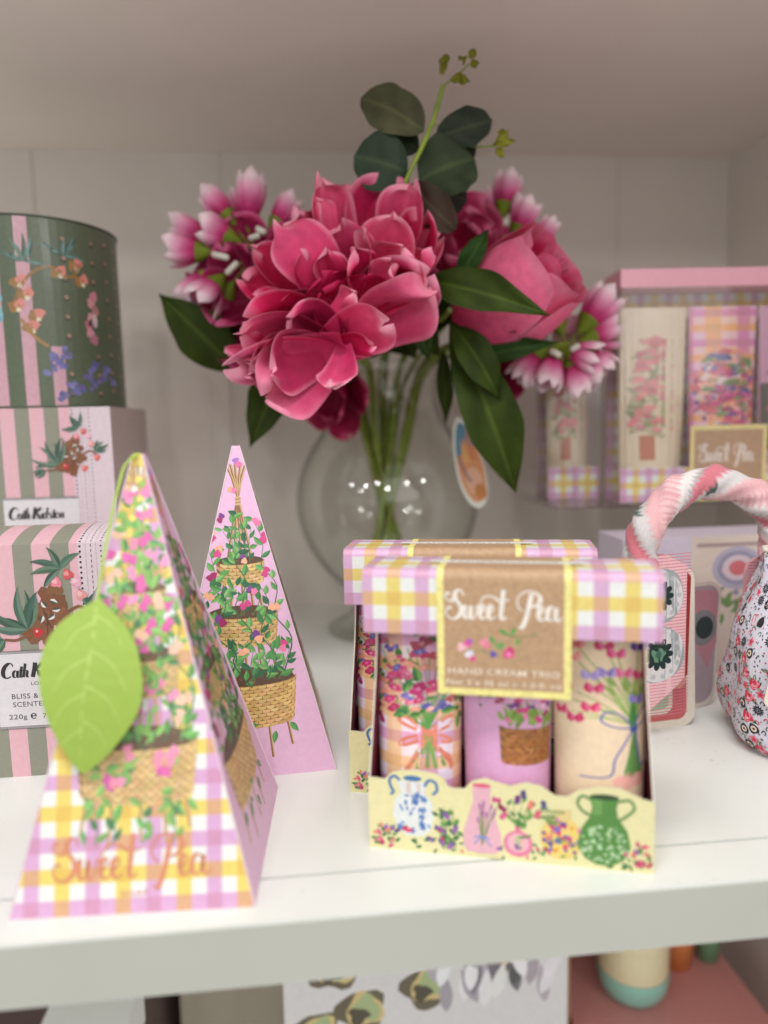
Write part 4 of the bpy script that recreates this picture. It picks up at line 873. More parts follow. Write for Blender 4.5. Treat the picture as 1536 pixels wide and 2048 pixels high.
# ---- rosebud on the right
rb = thing('rose', 'half closed pink rose on the right of the bouquet behind a long green leaf', 'flower', at(1040, 590, .53))
ctr = at(1030, 590, .535); axr = (RT*.62+UP*.42-FW*.55).normalized(); e1 = axr.orthogonal().normalized(); e2 = axr.cross(e1); RR = random.Random(5); Rb = .0375
for k, (an, R0, hgt, wd_, c1, c2) in enumerate([(0.2, 1.0, 1.15, 2.1, mid_, lite), (2.3, .98, 1.12, 2.1, mid_, lite), (4.4, 1.0, 1.15, 2.1, mid_, lite), (1.2, .86, 1.22, 2.0, mid_, lite), (3.4, .84, 1.22, 2.0, deep, lite), (5.4, .84, 1.22, 2.0, deep, lite),
                                               (0.4, .56, 1.3, 1.6, deep, mid_), (2.6, .52, 1.3, 1.6, deep, mid_), (4.6, .5, 1.3, 1.5, deep, mid_), (1.6, .30, 1.3, 1.0, deep, mid_), (3.6, .24, 1.3, .9, deep, mid_), (5.4, .2, 1.26, .8, deep, (190, 40, 90))]):
    P = []
    for i in range(15):
        t_ = i/14; lat = -1.35+2.35*t_*1.0; rad = Rb*R0*(math.cos(lat*.92)**.5 if abs(lat*.92) < 1.5 else .1); zz = Rb*hgt*math.sin(lat)*1.05
        if t_ > .86: rad += Rb*.10*((t_-.86)/.14)**1.5
        row = []
        for j in range(15):
            s = -1+2*j/14; aa = an+s*wd_/2*(1-.25*max(0, t_-.7)/.3*s*s)
            d_ = e1*math.cos(aa)+e2*math.sin(aa); q = zz*(1-.10*s*s*t_)+.0012*math.sin(4*s+an*3)*t_
            row.append(ctr+d_*(rad+.0012*abs(s)+.0008*math.sin(3*s+k))+axr*q)
        P.append(row)
    mb = MB(); mb.grid(P, lambda i, j: mix(mix(c1, c2, min(1, i/9)), (234, 140, 168), .6 if (i > 12 or j in (0, 14)) else 0)); mb.build('petal', M['petal'], rb, subsurf=1)
stemtube(rb, [ctr-axr*Rb*.95, at(905, 690, .575), Vector((VX+.030, VY-.02, .232)), Vector((VX+.008, VY-.006, .15)), Vector((VX-.024, VY+.0, .041))], .003)
for k in range(4):
    a_ = k*1.57; d_ = e1*math.cos(a_)+e2*math.sin(a_); leafblade(rb, ctr-axr*Rb*.9, ctr-axr*Rb*.1+d_*Rb*1.06, .014, 2, 0, seed=k, name='sepal', nrm=d_)
settle(rb)
# ---- second bloom behind, and a half hidden one low right
b2 = thing('peony', 'pink peony half hidden behind the main bloom, under the eucalyptus', 'flower', at(905, 500, .58)); 
bloom(b2, at(905, 505, .58), (RT*.35+UP*.35-FW*.8), .036, [(5, 1.1, 1.15, 1.35), (5, .9, .8, 1.3), (5, .6, .5, 1.2), (4, .3, .3, 1.0)], deep, (206, 84, 130), (226, 130, 160), 41)
stemtube(b2, [at(905, 520, .60), at(850, 640, .62), Vector((VX+.012, VY+.006, .232)), Vector((VX, VY+.004, .14)), Vector((VX-.006, VY+.018, .041))], .003); settle(b2)
b3 = thing('peony', 'dark pink bloom seen only low at the right, above the hanging tag', 'flower', at(985, 740, .60))
bloom(b3, at(990, 712, .61), (RT*.3-UP*.3-FW*.7), .026, [(5, 1.0, 1.1, 1.3), (5, .6, .6, 1.1)], (120, 8, 44), (160, 26, 76), (190, 60, 100), 43)
stemtube(b3, [at(985, 700, .62), at(900, 690, .63), Vector((VX+.03, VY+.012, .232)), Vector((VX+.012, VY+.012, .14)), Vector((VX-.016, VY+.022, .041))], .0026); settle(b3)
b4 = thing('peony', 'deep pink bloom low in the shade behind the drooping peony, against the vase neck', 'flower', at(650, 770, .60))
bloom(b4, at(660, 775, .60), (-UP*.5-RT*.5-FW*.6), .028, [(5, 1.0, 1.1, 1.4), (5, .6, .6, 1.1)], (130, 10, 50), (186, 40, 92), (220, 110, 140), 47)
stemtube(b4, [at(672, 765, .60), at(690, 715, .62), Vector((VX-.03, VY-.0, .236)), Vector((VX-.016, VY, .17)), Vector((VX+.008, VY+.016, .041))], .0026); settle(b4)
b5 = thing('peony', 'magenta bloom in the gap between the main peony and the left blossom cluster', 'flower', at(500, 600, .56))
bloom(b5, at(500, 585, .56), (-RT*.4-FW*.8), .036, [(6, 1.0, 1.1, 1.4), (5, .6, .6, 1.2)], (140, 14, 62), (186, 50, 104), (220, 120, 160), 53)
stemtube(b5, [at(520, 600, .58), at(640, 690, .60), Vector((VX-.026, VY-.0, .236)), Vector((VX-.012, VY+.006, .17)), Vector((VX+.022, VY+.012, .041))], .0026); settle(b5)
# ---- blossom clusters: closed puffs, pale tips, dark pink throats, white stamens
def puff(par, base, tip, R, seed, tipc=(250, 226, 234)):
    B = at(*base); T = at(*tip); ax = (T-B); L_ = ax.length; ax /= L_; e1 = ax.orthogonal().normalized(); e2 = ax.cross(e1); r = R*((B-CAM).dot(FW))/FPX; rr = random.Random(seed)
    for k in range(5):
        an = 1.257*k+rr.uniform(-.2, .2); d = e1*math.cos(an)+e2*math.sin(an)
        P = []
        for i in range(13):
            t_ = 1-(1-i/12)**1.5; prf = 1.30*(t_+.03)**.62*(1-.42*t_**3); nw = math.sqrt(max(0, 1-t_**10)); row = []
            for j in range(9):
                s = -1+2*j/8; aa = an+s*.80*nw*(1-.12*t_); dd = e1*math.cos(aa)+e2*math.sin(aa)
                row.append(B+ax*L_*(t_*(1.05-.10*s*s*t_))+dd*(r*prf*(1+.05*math.sin(3*s+k))*(1-.14*s*s)+(.0016 if k % 2 else 0)*t_+r*.16*math.sin(k*2.1+seed)*t_**2))
            P.append(row)
        mb = MB(); mb.grid(P, lambda i, j: mix(mix((176, 22, 88), (222, 92, 150), min(1, i/5)), tipc, max(0, min(1, (i-2.2-1.2*abs(j-4)/4)/5.5)))); mb.build('petal', M['petal'], par, subsurf=1)
    mb = MB(); mb.tube([B-ax*.006, B, B+ax*r*.5], [.0012, r*.35, r*.62], (128, 150, 50), 10); mb.build('calyx', M['petal'], par)
    return B
def cluster(name, label, hub, dirs, ends, stam, hubrest):
    t = thing(name, label, 'blossom', at(*hub)); H = at(*hub)
    for k, (bx, by, tx, ty, dd, r) in enumerate(dirs):
        B = puff(t, (bx, by, hub[2]+dd*.3), (tx, ty, hub[2]+dd), r, k+len(dirs)*7); stemtube(t, [B, (B+H)/2+FW*.004, H], .0009, name='stalk')
    for x, y, x2, y2 in stam:
        mb = MB(); A_, B_ = at(x, y, hub[2]-.012), at(x2, y2, hub[2]-.014); mb.tube([A_, A_.lerp(B_, .1), A_.lerp(B_, .9), B_], [.001, .0024, .0024, .001], (232, 232, 218), 8); mb.build('stamen', M['petal'], t)
    stemtube(t, [H]+hubrest, .0024); settle(t); return t
cluster('blossom_sprig', 'cluster of pale tipped pink blossoms with white stamens, left of the large peony', (505, 500, .56),
    [(462, 440, 415, 385, .005, 30), (500, 450, 508, 350, .0, 34), (545, 455, 590, 400, .015, 30), (470, 482, 400, 455, -.004, 38), (412, 505, 335, 500, 0, 36), (425, 480, 352, 450, .02, 30), (420, 545, 365, 600, .012, 30), (440, 560, 395, 612, -.012, 40), (460, 575, 420, 640, .02, 34), (500, 440, 470, 390, .02, 26), (530, 470, 600, 470, .03, 28)],
    None, [(424, 508, 458, 516), (452, 548, 476, 524), (498, 478, 520, 470), (512, 456, 532, 466), (505, 500, 520, 512)], [at(600, 620, .585), Vector((VX-.028, VY+.01, .236)), Vector((VX-.014, VY+.01, .17)), Vector((VX+.014, VY+.022, .041))])
cluster('blossom_sprig', 'small group of white tipped blossom buds above the rose, at the upper right', (1010, 480, .60),
    [(1005, 425, 1025, 352, 0, 34), (1030, 470, 1062, 400, -.006, 34), (1070, 490, 1108, 440, 0, 22), (985, 440, 975, 380, .01, 18)], None, [(1002, 452, 1014, 440)], [at(930, 600, .62), Vector((VX+.024, VY+.02, .236)), Vector((VX+.006, VY+.012, .16)), Vector((VX-.014, VY+.004, .041))])
cluster('blossom_sprig', 'cluster of pale pink blossoms low on the far right, beneath the rose', (1140, 690, .57),
    [(1165, 655, 1222, 582, 0, 40), (1170, 680, 1232, 660, .01, 36), (1165, 700, 1212, 750, .0, 36), (1140, 715, 1165, 788, .004, 34), (1110, 705, 1090, 775, -.004, 34), (1085, 700, 1035, 762, .01, 32), (1120, 660, 1100, 610, .016, 34), (1130, 700, 1200, 720, -.01, 30)],
    None, [(1100, 700, 1122, 712), (1140, 700, 1160, 690)], [at(1000, 700, .59), Vector((VX+.040, VY+.0, .240)), Vector((VX+.016, VY+.0, .16)), Vector((VX-.028, VY+.012, .041))])
# ---- leaves
dk = (40, 54, 10); dk2 = (76, 96, 26)
def leafy(name, label, blades, stem):
    t = thing(name, label, 'leaf', at(*blades[0][0]))
    for k, (b, tp_, wd, kw) in enumerate(blades): leafblade(t, b, tp_, wd, seed=k*3+len(label), **kw)
    if stem: stemtube(t, stem, .0022)
    settle(t); return t
LF = dict(col=dk, col2=dk2)
leafy('leaf_stem', 'broad dark green leaves hanging left and below the drooping peony', [((480, 745, .575), (318, 588, .555), 100, dict(bend=8, **LF)), ((575, 740, .57), (500, 895, .55), 84, dict(bend=10, **LF)), ((470, 700, .585), (410, 640, .59), 90, dict(**LF))],
    [at(480, 740, .578), at(600, 730, .60), Vector((VX-.03, VY+.01, .236)), Vector((VX-.018, VY-.006, .17)), Vector((VX+.026, VY-.004, .041))])
leafy('leaf_stem', 'long pointed green leaf lying across the rose', [((850, 560, .50), (1100, 630, .475), 84, dict(bend=6, peak=.38, **LF)), ((915, 560, .52), (978, 458, .51), 46, dict(bend=4, col=(34, 62, 20), col2=(60, 96, 34))), ((930, 720, .54), (1118, 684, .52), 44, dict(bend=5, col=(30, 54, 18), col2=(56, 82, 30)))],
    [at(860, 560, .505), at(850, 640, .56), Vector((VX+.01, VY-.02, .236)), Vector((VX+.002, VY-.01, .16)), Vector((VX-.02, VY-.012, .041))])
leafy('leaf_stem', 'two large dark leaves hanging down past the vase on the right', [((900, 640, .53), (1032, 985, .53), 112, dict(bend=12, peak=.62, **LF)), ((905, 650, .52), (1000, 800, .515), 72, dict(bend=10, peak=.5, **LF)), ((885, 700, .57), (892, 850, .58), 34, dict(bend=6, **LF))],
    [at(900, 620, .535), at(870, 660, .58), Vector((VX+.034, VY-.01, .238)), Vector((VX+.012, VY-.008, .16)), Vector((VX-.012, VY-.018, .041))])
leafy('leaf_stem', 'dense dark foliage filling the middle of the bouquet above the vase rim', [((800, 640, .56), (700, 722, .56), 80, LF), ((790, 620, .57), (880, 712, .57), 80, LF), ((800, 660, .56), (770, 540, .56), 130, LF), ((800, 650, .58), (940, 560, .57), 120, LF), ((760, 660, .57), (700, 560, .57), 110, LF),
      ((820, 620, .53), (858, 720, .52), 60, dict(col=(36, 58, 22), col2=(60, 84, 34))), ((770, 620, .60), (830, 716, .60), 130, LF), ((740, 620, .56), (650, 710, .57), 80, LF), ((690, 700, .58), (704, 770, .585), 36, LF)],
    [at(800, 650, .58), Vector((VX+.002, VY, .25)), Vector((VX+.0, VY-.002, .16)), Vector((VX+.006, VY-.02, .041))])
# ---- eucalyptus
eu = thing('eucalyptus_sprig', 'upright eucalyptus sprig with round grey green leaves and yellow buds, topmost in the bouquet', 'foliage', at(815, 400, .50))
ED = .50; eg, eg2 = (52, 60, 46), (78, 82, 60)
for k, (bx, by, tx, ty, wd, dz, tw_, c1, c2) in enumerate([(848, 262, 722, 196, 92, -.002, .15, (74, 76, 56), (108, 106, 74)), (836, 300, 748, 270, 72, .016, .2, (34, 42, 30), (44, 54, 38)), (815, 345, 708, 312, 100, 0, -.1, (48, 62, 48), (66, 80, 62)), (870, 275, 985, 240, 62, .004, .35, (42, 50, 40), (58, 66, 48)), (866, 300, 952, 290, 70, .016, .2, (30, 38, 26), (40, 48, 34)),
      (838, 362, 950, 318, 118, .004, -.15, (50, 62, 44), (72, 84, 56)), (830, 372, 935, 400, 80, .016, .3, (38, 36, 30), (52, 48, 40)), (822, 370, 912, 460, 62, -.004, .4, (66, 54, 46), (84, 70, 58)), (818, 372, 740, 352, 76, .014, -.2, (40, 52, 40), (56, 68, 50))]):
    leafblade(eu, (bx, by, ED+dz*.4), (tx, ty, ED+dz), wd*1.16, 4, tw_, c1, c2, seed=k, peak=.52, fold=.05, pw=.5, pb=.5)
stemtube(eu, [at(770, 480, .52), at(812, 362, ED-.004), at(845, 292, ED-.004), at(868, 235, ED), at(886, 172, ED)], .0016, name='upper_stem')
stemtube(eu, [at(770, 480, .52), at(790, 640, .57), Vector((VX-.004, VY, .238)), Vector((VX-.004, VY+.002, .15)), Vector((VX-.016, VY-.006, .041))], .002)
for x, y, an, l_ in ((886, 150, 100, 34), (888, 130, 80, 24), (900, 162, 20, 34), (915, 160, -10, 26), (938, 118, 60, 24), (930, 128, 130, 20), (940, 130, 10, 20), (990, 292, 50, 44), (985, 290, 10, 48), (992, 296, -50, 26), (1000, 280, 80, 24)):
    a_ = math.radians(an); leafblade(eu, (x, y, ED), (x+l_*math.cos(a_), y-l_*math.sin(a_), ED-.002), 17, 1, .3, (128, 128, 40), (156, 152, 56), seed=int(x), name='bud_leaf')
stemtube(eu, [at(886, 172, ED), at(915, 150, ED), at(938, 128, ED)], .0006, name='twig'); stemtube(eu, [at(868, 245, ED), at(930, 290, ED+.01), at(990, 292, ED)], .0006, name='twig')
settle(eu)

# ============================================================ RIGHT SIDE
# clear riser
t = thing('clear_riser', 'clear plastic riser carrying the blurred gift packs at the back right', 'display riser', (.168, .285, 0))
mb = MB(); mb.box((0, 0, .1205), (.255, .105, .1235), (255, 255, 255)); mb.build('platform', M['clear'], t, bevel=.0006)
for x in (.0, .252): mb = MB(); mb.box((x, .002, 0), (x+.003, .103, .1203), (255, 255, 255)); mb.build('leg', M['clear'], t)
def pack(label, loc, rz, wd, ht, tubes, lab):
    t = thing('gift_pack', label, 'gift set', loc, rz, 'blurred gift packs at the back'); V = Vector; dp = .034
    a = Art(); gingham(a, 0, 0, wd, ht, 6, 0, 0, (LI, WH, YE, WH))
    bk = MB(); a.emit(bk, lambda u, v, h: V((u/1000, dp-h, v/1000))); bk.box((0, dp, 0), (wd/1000, dp+.001, ht/1000), LI); bk.build('backing_card', M['card'], t)
    mb = MB(); a = Art(); gingham(a, 0, 0, wd, 27, 5.2, 0, 0); a.emit(mb, lambda u, v, h: V((u/1000, -.0003-h, v/1000))); mb.box((0, 0, 0), (wd/1000, .0006, .027), (205, 160, 190)); mb.box((0, 0, 0), (wd/1000, dp-.0005, .0006), (205, 160, 190)); mb.build('gingham_band', M['card'], t)
    mb = MB(); mb.box((-.002, -.001, ht/1000), (wd/1000+.002, dp+.002, ht/1000+.014), (236, 172, 188)); mb.build('pink_header', M['card'], t, bevel=.003)
    for k, kind in enumerate(tubes):
        a = Art(); W_ = 19; H_ = 152
        if kind == 0:
            a.rect(-W_, 0, W_, H_, (226, 208, 180)); a.rect(-6, 30, 8, 50, (186, 108, 74))
            for i in range(190): q_ = RND.uniform(0, 1); a.leaf(1+RND.uniform(-11, 11)*(1-q_*.6), 50+q_*76, RND.uniform(0, 6), 6, 2.4, jit((154, 156, 108), 24))
            for i in range(90): q_ = RND.uniform(0, 1); a.blob(1+RND.uniform(-12, 12)*(1-q_*.6), 54+q_*74, 2, jit((214, 120, 124), 24))
        elif kind == 1:
            gingham(a, -W_, 0, W_, H_, 6, 0, 0, ((222, 150, 196), (236, 214, 226), (240, 190, 120), (240, 220, 210)))
            for i in range(240):
                an, rr = RND.uniform(0, 6.28), RND.uniform(0, 1)**.6; a.blob(1+14*rr*math.cos(an), 84+34*rr*math.sin(an), RND.uniform(1.6, 3), jit(RND.choice([MAG, DPK, (90, 86, 160), (110, 140, 80), (236, 160, 130), (220, 90, 100), (232, 210, 210)])))
            for i in range(14): a.stroke([(2, 48), (RND.uniform(-8, 12), 26)], 1, (130, 150, 90))
        else:
            a.rect(-W_, 0, W_, H_, (222, 170, 200)); a.rect(-16, 40, 6, 90, (86, 84, 74))
            for i in range(20): a.blob(RND.uniform(-14, 14), RND.uniform(30, 110), 3, jit((170, 70, 100)))
        cx = (30+k*58) if wd > 60 else 21
        def fm(u, v, h):
            th = u/19*math.pi/2; q = v/H_; B = 15*(1-q)+1; A = (25+3*q) if wd > 60 else 18; return V(((cx+A*math.sin(th))/1000, (17-B*math.cos(th))/1000-h, (3+v)/1000))
        mb = MB(); a.emit(mb, fm, 0, us=[-19+3.8*i for i in range(1, 10)]); mb.build('cream_tube', M['plastic'], t)
    if lab:
        a = Art(); a.rect(0, 0, 62, 50, (236, 220, 150)); a.rect(3, 3, 59, 50-3, (186, 150, 118)); sweet_pea(a, 7, 26, 11, (232, 216, 204), 2.6); a.blob(30, 14, 2.6, (210, 90, 120)); a.leaf(26, 15, 2, 6, 2.4, (110, 150, 90)); a.leaf(34, 12, .4, 8, 2.4, (110, 150, 90))
        mb = MB(); a.emit(mb, lambda u, v, h: V(((56+u)/1000, -.0016-h, v/1000*1.2))); mb.box((.056, -.0015, 0), (.118, -.0008, .060), (236, 220, 150)); mb.build('kraft_label', M['kraft'], t)
    mb = MB(); mb.box((-.0015, -.003, .0), (wd/1000+.0015, -.0024, ht/1000), (255, 255, 255)); mb.box((-.0021, -.0024, 0), (-.0015, dp, ht/1000), (255, 255, 255)); mb.build('clear_sleeve', M['clear'], t)
    return t
pack('blurred gift pack of tubes with a wide pink top and kraft label, right back corner', (.2235, .297, .1237), math.radians(-4), 158, 168, (0, 1, 2), True)
pack('blurred shorter gift pack with a gingham band, between the vase and the pink topped pack', (.178, .338, .1237), math.radians(-2), 44, 140, (0,), False)
# lilac printed box
t = thing('lilac_box', 'pale lilac box printed with a flower medallion, behind the twisted fabric handle', 'box', (.198, .232, 0))
a = Art(); a.rect(0, 0, 140, 104, (206, 196, 212)); a.rect(52, 0, 140, 104, (214, 200, 190)); a.rect(56, 96, 136, 99, (170, 150, 150))
for r_, c in ((20, (176, 170, 190)), (16, (150, 146, 168)), (12, (206, 190, 200)), (7, (200, 110, 116))): a.ell(88, 80, r_, r_*.8, c, n=22)
for i in range(40): a.blob(RND.uniform(0, 136), RND.uniform(4, 98), RND.uniform(1, 2.6), jit(RND.choice([(190, 110, 116), (110, 130, 110), (150, 146, 180), (220, 180, 190)])))
for i in range(26): a.leaf(RND.uniform(70, 110), RND.uniform(46, 60), RND.uniform(0, 6), 9, 3.4, jit((110, 146, 92)))
mb = MB(); a.emit(mb, lambda u, v, h: Vector((u/1000, -.0002-h, v/1000))); mb.box((0, 0, 0), (.140, .045, .104), (204, 192, 206)); mb.build('printed_carton', M['card'], t)
# fabric handled set
def doily(a, x, y, r):
    a.blob(x, y, r*1.06, (150, 156, 158), .03, 24); a.blob(x, y, r, (206, 202, 204), .05, 28)
    for k in range(14): an = k*.449; a.ell(x+r*.84*math.cos(an), y+r*.84*math.sin(an), r*.10, r*.10, (176, 176, 180), n=8)
    for k in range(11): an = k*.571; a.ell(x+r*.44*math.cos(an), y+r*.44*math.sin(an), r*.17, r*.12, (24, 44, 42), an, n=9)
    a.ell(x, y, r*.44, r*.44, (24, 46, 42), n=18); a.blob(x, y, r*.28, (96, 136, 112)); a.blob(x, y, r*.13, (60, 96, 80))
def rrect(x0, y0, x1, y1, r, n=5):
    o = []
    for cx, cy, a0 in ((x1-r, y0+r, -math.pi/2), (x1-r, y1-r, 0), (x0+r, y1-r, math.pi/2), (x0+r, y0+r, math.pi)):
        o += [(cx+r*math.cos(a0+math.pi/2*i/n), cy+r*math.sin(a0+math.pi/2*i/n)) for i in range(n+1)]
    return o
def slab(art, outline, fm, th, edge):
    mb = MB(); art.emit(mb, fm, .0002); mb.face([fm(x, y, -th) for x, y in outline][::-1], edge); n = len(outline)
    for i in range(n): p, q = outline[i], outline[(i+1) % n]; mb.face([fm(*p, .0002), fm(*p, -th), fm(*q, -th), fm(*q, .0002)], edge)
    return mb
HS = thing('fabric_handled_bag', 'pink printed gift bag with a twisted fabric handle and green centred doilies', 'gift bag', (.1805, .1460, 0), math.radians(6))
V = Vector
ivory = (226, 216, 202); ol = rrect(-32, 0, 29.5, 100, 9)
a = Art(); a.poly(ol, ivory); a.poly(rrect(-28, 4.6, 23.5, 95, 6), (198, 96, 100)); a.poly(rrect(-28, 24, 23.5, 95, 6), (214, 150, 138)); a.stroke([(-28, 24), (23.5, 24)], .5, (150, 50, 56))
fm = lambda u, v, h: V((u/1000+.00035*v*0, -h+.00005*v, v/1000))
slab(a, ol, fm, .0022, ivory).build('white_edged_card', M['card'], HS)
ol = rrect(-24, 11, 11, 44, 6); a = Art(); a.poly(ol, ivory); a.poly(rrect(-21, 14, 8.2, 41, 4), (158, 198, 168))
slab(a, ol, lambda u, v, h: V((u/1000, -.0045-h+.00005*v, v/1000)), .0012, ivory).build('mint_tag', M['card'], HS)
# scarf panel with fine stripes
sil = [(-34, 106), (-36, 96), (-34, 60), (-30, 40), (-18, 20), (-12, 17), (2, 27), (10, 33), (14.5, 38), (15.5, 60), (16, 96), (13, 104), (0, 111), (-18, 112)]
a = Art(); a.poly(sil, (224, 178, 184))
for i in range(52): a.stroke([(-36, 14+i*1.9), (16, 14.6+i*1.9)], .5, (196, 120, 130), k=1)
doily(a, -5, 87, 15.5); doily(a, -5, 52, 16.5); 
a.poly([(13.2, 100), (13.4, 36), (15.2, 38), (15.6, 60), (16, 97)], (140, 30, 36))
import_sil = sil
def clipsil(art):
    e = []
    n = len(sil)
    for i in range(n):
        (x0, y0), (x1, y1) = sil[i], sil[(i+1) % n]
        e.append((x0, y0, x1, y1))
    return e
mb = MB(); a.emit(mb, lambda u, v, h: V((u/1000, -.009-h-.004*math.cos((u+10)/30), v/1000)), .0, us=[-30+5*i for i in range(10)], clip=[(1, 0, 16), (-1, 0, 36)])
mb.face([V((x/1000, -.0075, z/1000)) for x, z in sil][::-1], (214, 160, 168))
mb.build('striped_scarf', M['cloth'], HS)
# twisted handle
cpts = [(-12, 102), (-15, 113), (-11, 127), (1, 141), (17, 149.5), (38, 151), (58, 144), (72, 131), (76, 116), (74, 100)]
p3 = [V((x/1000, -.006-.002*math.sin(i), z/1000)) for i, (x, z) in enumerate(cpts)]; p3 = [V(q) for q in spline([tuple(q) for q in p3], 12)]
NN = len(p3); rad = [.0102*(.93+.07*math.sin(i*.35))*(0.75 if i < 4 or i > NN-5 else 1) for i in range(NN)]
def hc(i, j):
    k = (j/24*5+i*.12) % 5; b = int(k); f = k-b
    if b == 0: return (222, 172, 176)
    if b == 1: return (214, 160, 166) if int(f*6) % 2 else (230, 188, 190)
    if b == 2: return (224, 216, 214) if f < .75 else (170, 170, 170)
    if b == 3: return (204, 118, 130) if not (i % 34 < 5 and f > .4) else (140, 26, 40)
    return (208, 202, 202) if not (i % 26 < 4 and f < .6) else (70, 92, 86)
mb = MB(); ref = None; rows = []
for i, p in enumerate(p3):
    tt = (p3[min(i+1, NN-1)]-p3[max(i-1, 0)]).normalized(); s1 = V((0, 1, 0)); s1 = (s1-tt*s1.dot(tt)).normalized(); s2 = tt.cross(s1); row = []
    for j in range(24):
        an = 2*math.pi*j/24; tw_ = an+i*.12*2*math.pi/5
        r_ = rad[i]*(1+.07*math.sin(5*tw_)+.05*math.sin(2*tw_+i*.1)); row.append(p+s1*r_*math.cos(an)+s2*r_*math.sin(an))
    rows.append(row)
mb.grid(rows, hc, True, True); mb.build('twisted_handle', M['cloth'], HS)
a = Art(); ol = rrect(60, 0, 150, 104, 10); a.poly(ol, (214, 160, 168)); 
for i in range(52): a.stroke([(62, 4+i*1.9), (149, 4+i*1.9)], .5, (190, 110, 124), k=1)
doily(a, 86, 84, 15)
slab(a, ol, lambda u, v, h: V((u/1000, -.002-h, v/1000)), .002, (214, 160, 168)).build('striped_panel', M['cloth'], HS)
# second white edged card leaning behind
t = thing('white_edged_card', 'narrow grey pink card with a white rounded edge and a dark round motif', 'card', (.2080, .1700, 0), math.radians(12))
ol = rrect(0, .3, 34, 84, 9); ol = [(x-(5 if y < 30 else 0)*((30-y)/30), y+14*0) for x, y in ol]
a = Art(); a.poly(ol, (222, 212, 204)); a.poly([(x*.88+1.8, y*.94+3) for x, y in ol], (178, 160, 168)); a.poly([(8, 80), (30, 78), (31, 44), (24, 26), (9, 52)], (196, 140, 152)); a.ell(20, 54, 11, 12, (140, 140, 146), n=20); a.ell(21, 54, 7, 7.6, (52, 66, 68), n=18)
slab(a, ol, lambda u, v, h: V((u/1000, -h, v/1000)), .002, (222, 212, 204)).build('printed_card', M['card'], t)

# floral pouch
PC = V((.3050, .1080, .0)); t = thing('floral_pouch', 'cosmetic pouch in a small red and grey floral print at the right edge', 'pouch', PC, math.radians(-14))
def ditsy(a, x0, x1, y0, y1):
    a.rect(x0, y0, x1, y1, (212, 210, 222)); R = random.Random(8); pts = []
    for _ in range(14000):
        x, y, r = R.uniform(x0+1, x1-1), R.uniform(y0+1, y1-1), R.choice([3.5, 3.45, 3.05, 2.5, 2.1, 1.6, 1.2, .9, .9])
        if all((x-p[0])**2+(y-p[1])**2 > ((r+p[2])*.80)**2 for p in pts): pts.append((x, y, r))
    for x, y, r in pts:
        an = R.uniform(0, 6)
        if r > 3.4:
            for k in range(3): a.leaf(x+r*.5*math.cos(an+k*2.1), y+r*.5*math.sin(an+k*2.1), an+k*2.1, r*.9, r*.42, (60, 66, 56)); a.leaf(x+r*.55*math.cos(an+k*2.1), y+r*.55*math.sin(an+k*2.1), an+k*2.1, r*.72, r*.26, (176, 186, 160))
            a.blob(x, y, r*.74, (206, 44, 74), .14, 14); a.blob(x+.2*r, y+.1*r, r*.5, (232, 130, 150), .16); a.blob(x+.05*r, y+.2*r, r*.3, (206, 50, 80), .2); a.blob(x-.1*r, y-.15*r, r*.22, (240, 196, 204)); a.stroke([(x-r*.6, y-r*.2), (x-r*.2, y-r*.55), (x+r*.4, y-r*.5)], .3, (240, 190, 200))
        elif r > 3:
            for k in range(12): b = an+k*.5236; a.leaf(x+.25*r*math.cos(b), y+.25*r*math.sin(b), b, r*.62, r*.24, (44, 44, 52))
            a.ell(x, y, r*.24, r*.24, (44, 44, 52), n=10); a.ell(x, y, r*.12, r*.12, (214, 206, 196), n=8)
        elif r > 2.4:
            a.blob(x, y, r*.9, (48, 44, 48), .1, 18); a.ell(x, y, r*.55, r*.55, (222, 206, 190), n=12); a.ell(x, y, r*.25, r*.25, (120, 60, 60), n=8)
        elif r > 2:
            for k in range(5): b = an+k*1.257; a.leaf(x, y, b, r*1.05, r*.6, (228, 110, 130)); 
            for k in range(5): b = an+k*1.257; a.leaf(x, y, b, r*.6, r*.25, (190, 40, 70))
        elif r > 1.5:
            c = R.choice([(60, 80, 140), (60, 60, 70), (190, 60, 90), (90, 110, 96)]); a.stroke([(x-r*.6, y), (x, y+r*.7), (x+r*.6, y), (x+.1*r, y-r*.4)], .42, c)
        else:
            a.leaf(x-r*.5, y, an, r*1.4, r*.6, (70, 80, 70)) if R.random() < .6 else a.ell(x, y, r*.4, r*.4, (190, 60, 90), n=8)
HP = 114.0; CU = 4*66.0
def psh(v):
    v = max(0, min(HP, v)); q = v/HP; k = .93+.07*math.sin(math.pi*min(1, q*1.15)); k *= 1-.22*max(0, q-.3)**1.2; b = 1-.8*q**1.6; e = 1-.07*max(0, 1-q/.10)**2
    return 90*k*e, 45*b*e
def sup(th, A, B):
    c_, s_ = math.cos(th), math.sin(th); return (-(abs(c_)**.5)*(1 if c_ > 0 else -1)*A, -(abs(s_)**.56)*(1 if s_ > 0 else -1)*B)
NA = 1440; ARC = [0]
for k in range(NA):
    p_, q_ = sup(2*math.pi*k/NA, 90, 45), sup(2*math.pi*(k+1)/NA, 90, 45); ARC.append(ARC[-1]+math.hypot(p_[0]-q_[0], p_[1]-q_[1]))
CP = ARC[-1]
def arc_th(u):
    # angle at arc length u round the pouch
    u %= CP; lo, hi = 0, NA
    while hi-lo > 1:
        md = (lo+hi)//2
        if ARC[md] <= u: lo = md
        else: hi = md
    return 2*math.pi*(lo+(u-ARC[lo])/max(1e-9, ARC[hi]-ARC[lo]))/NA
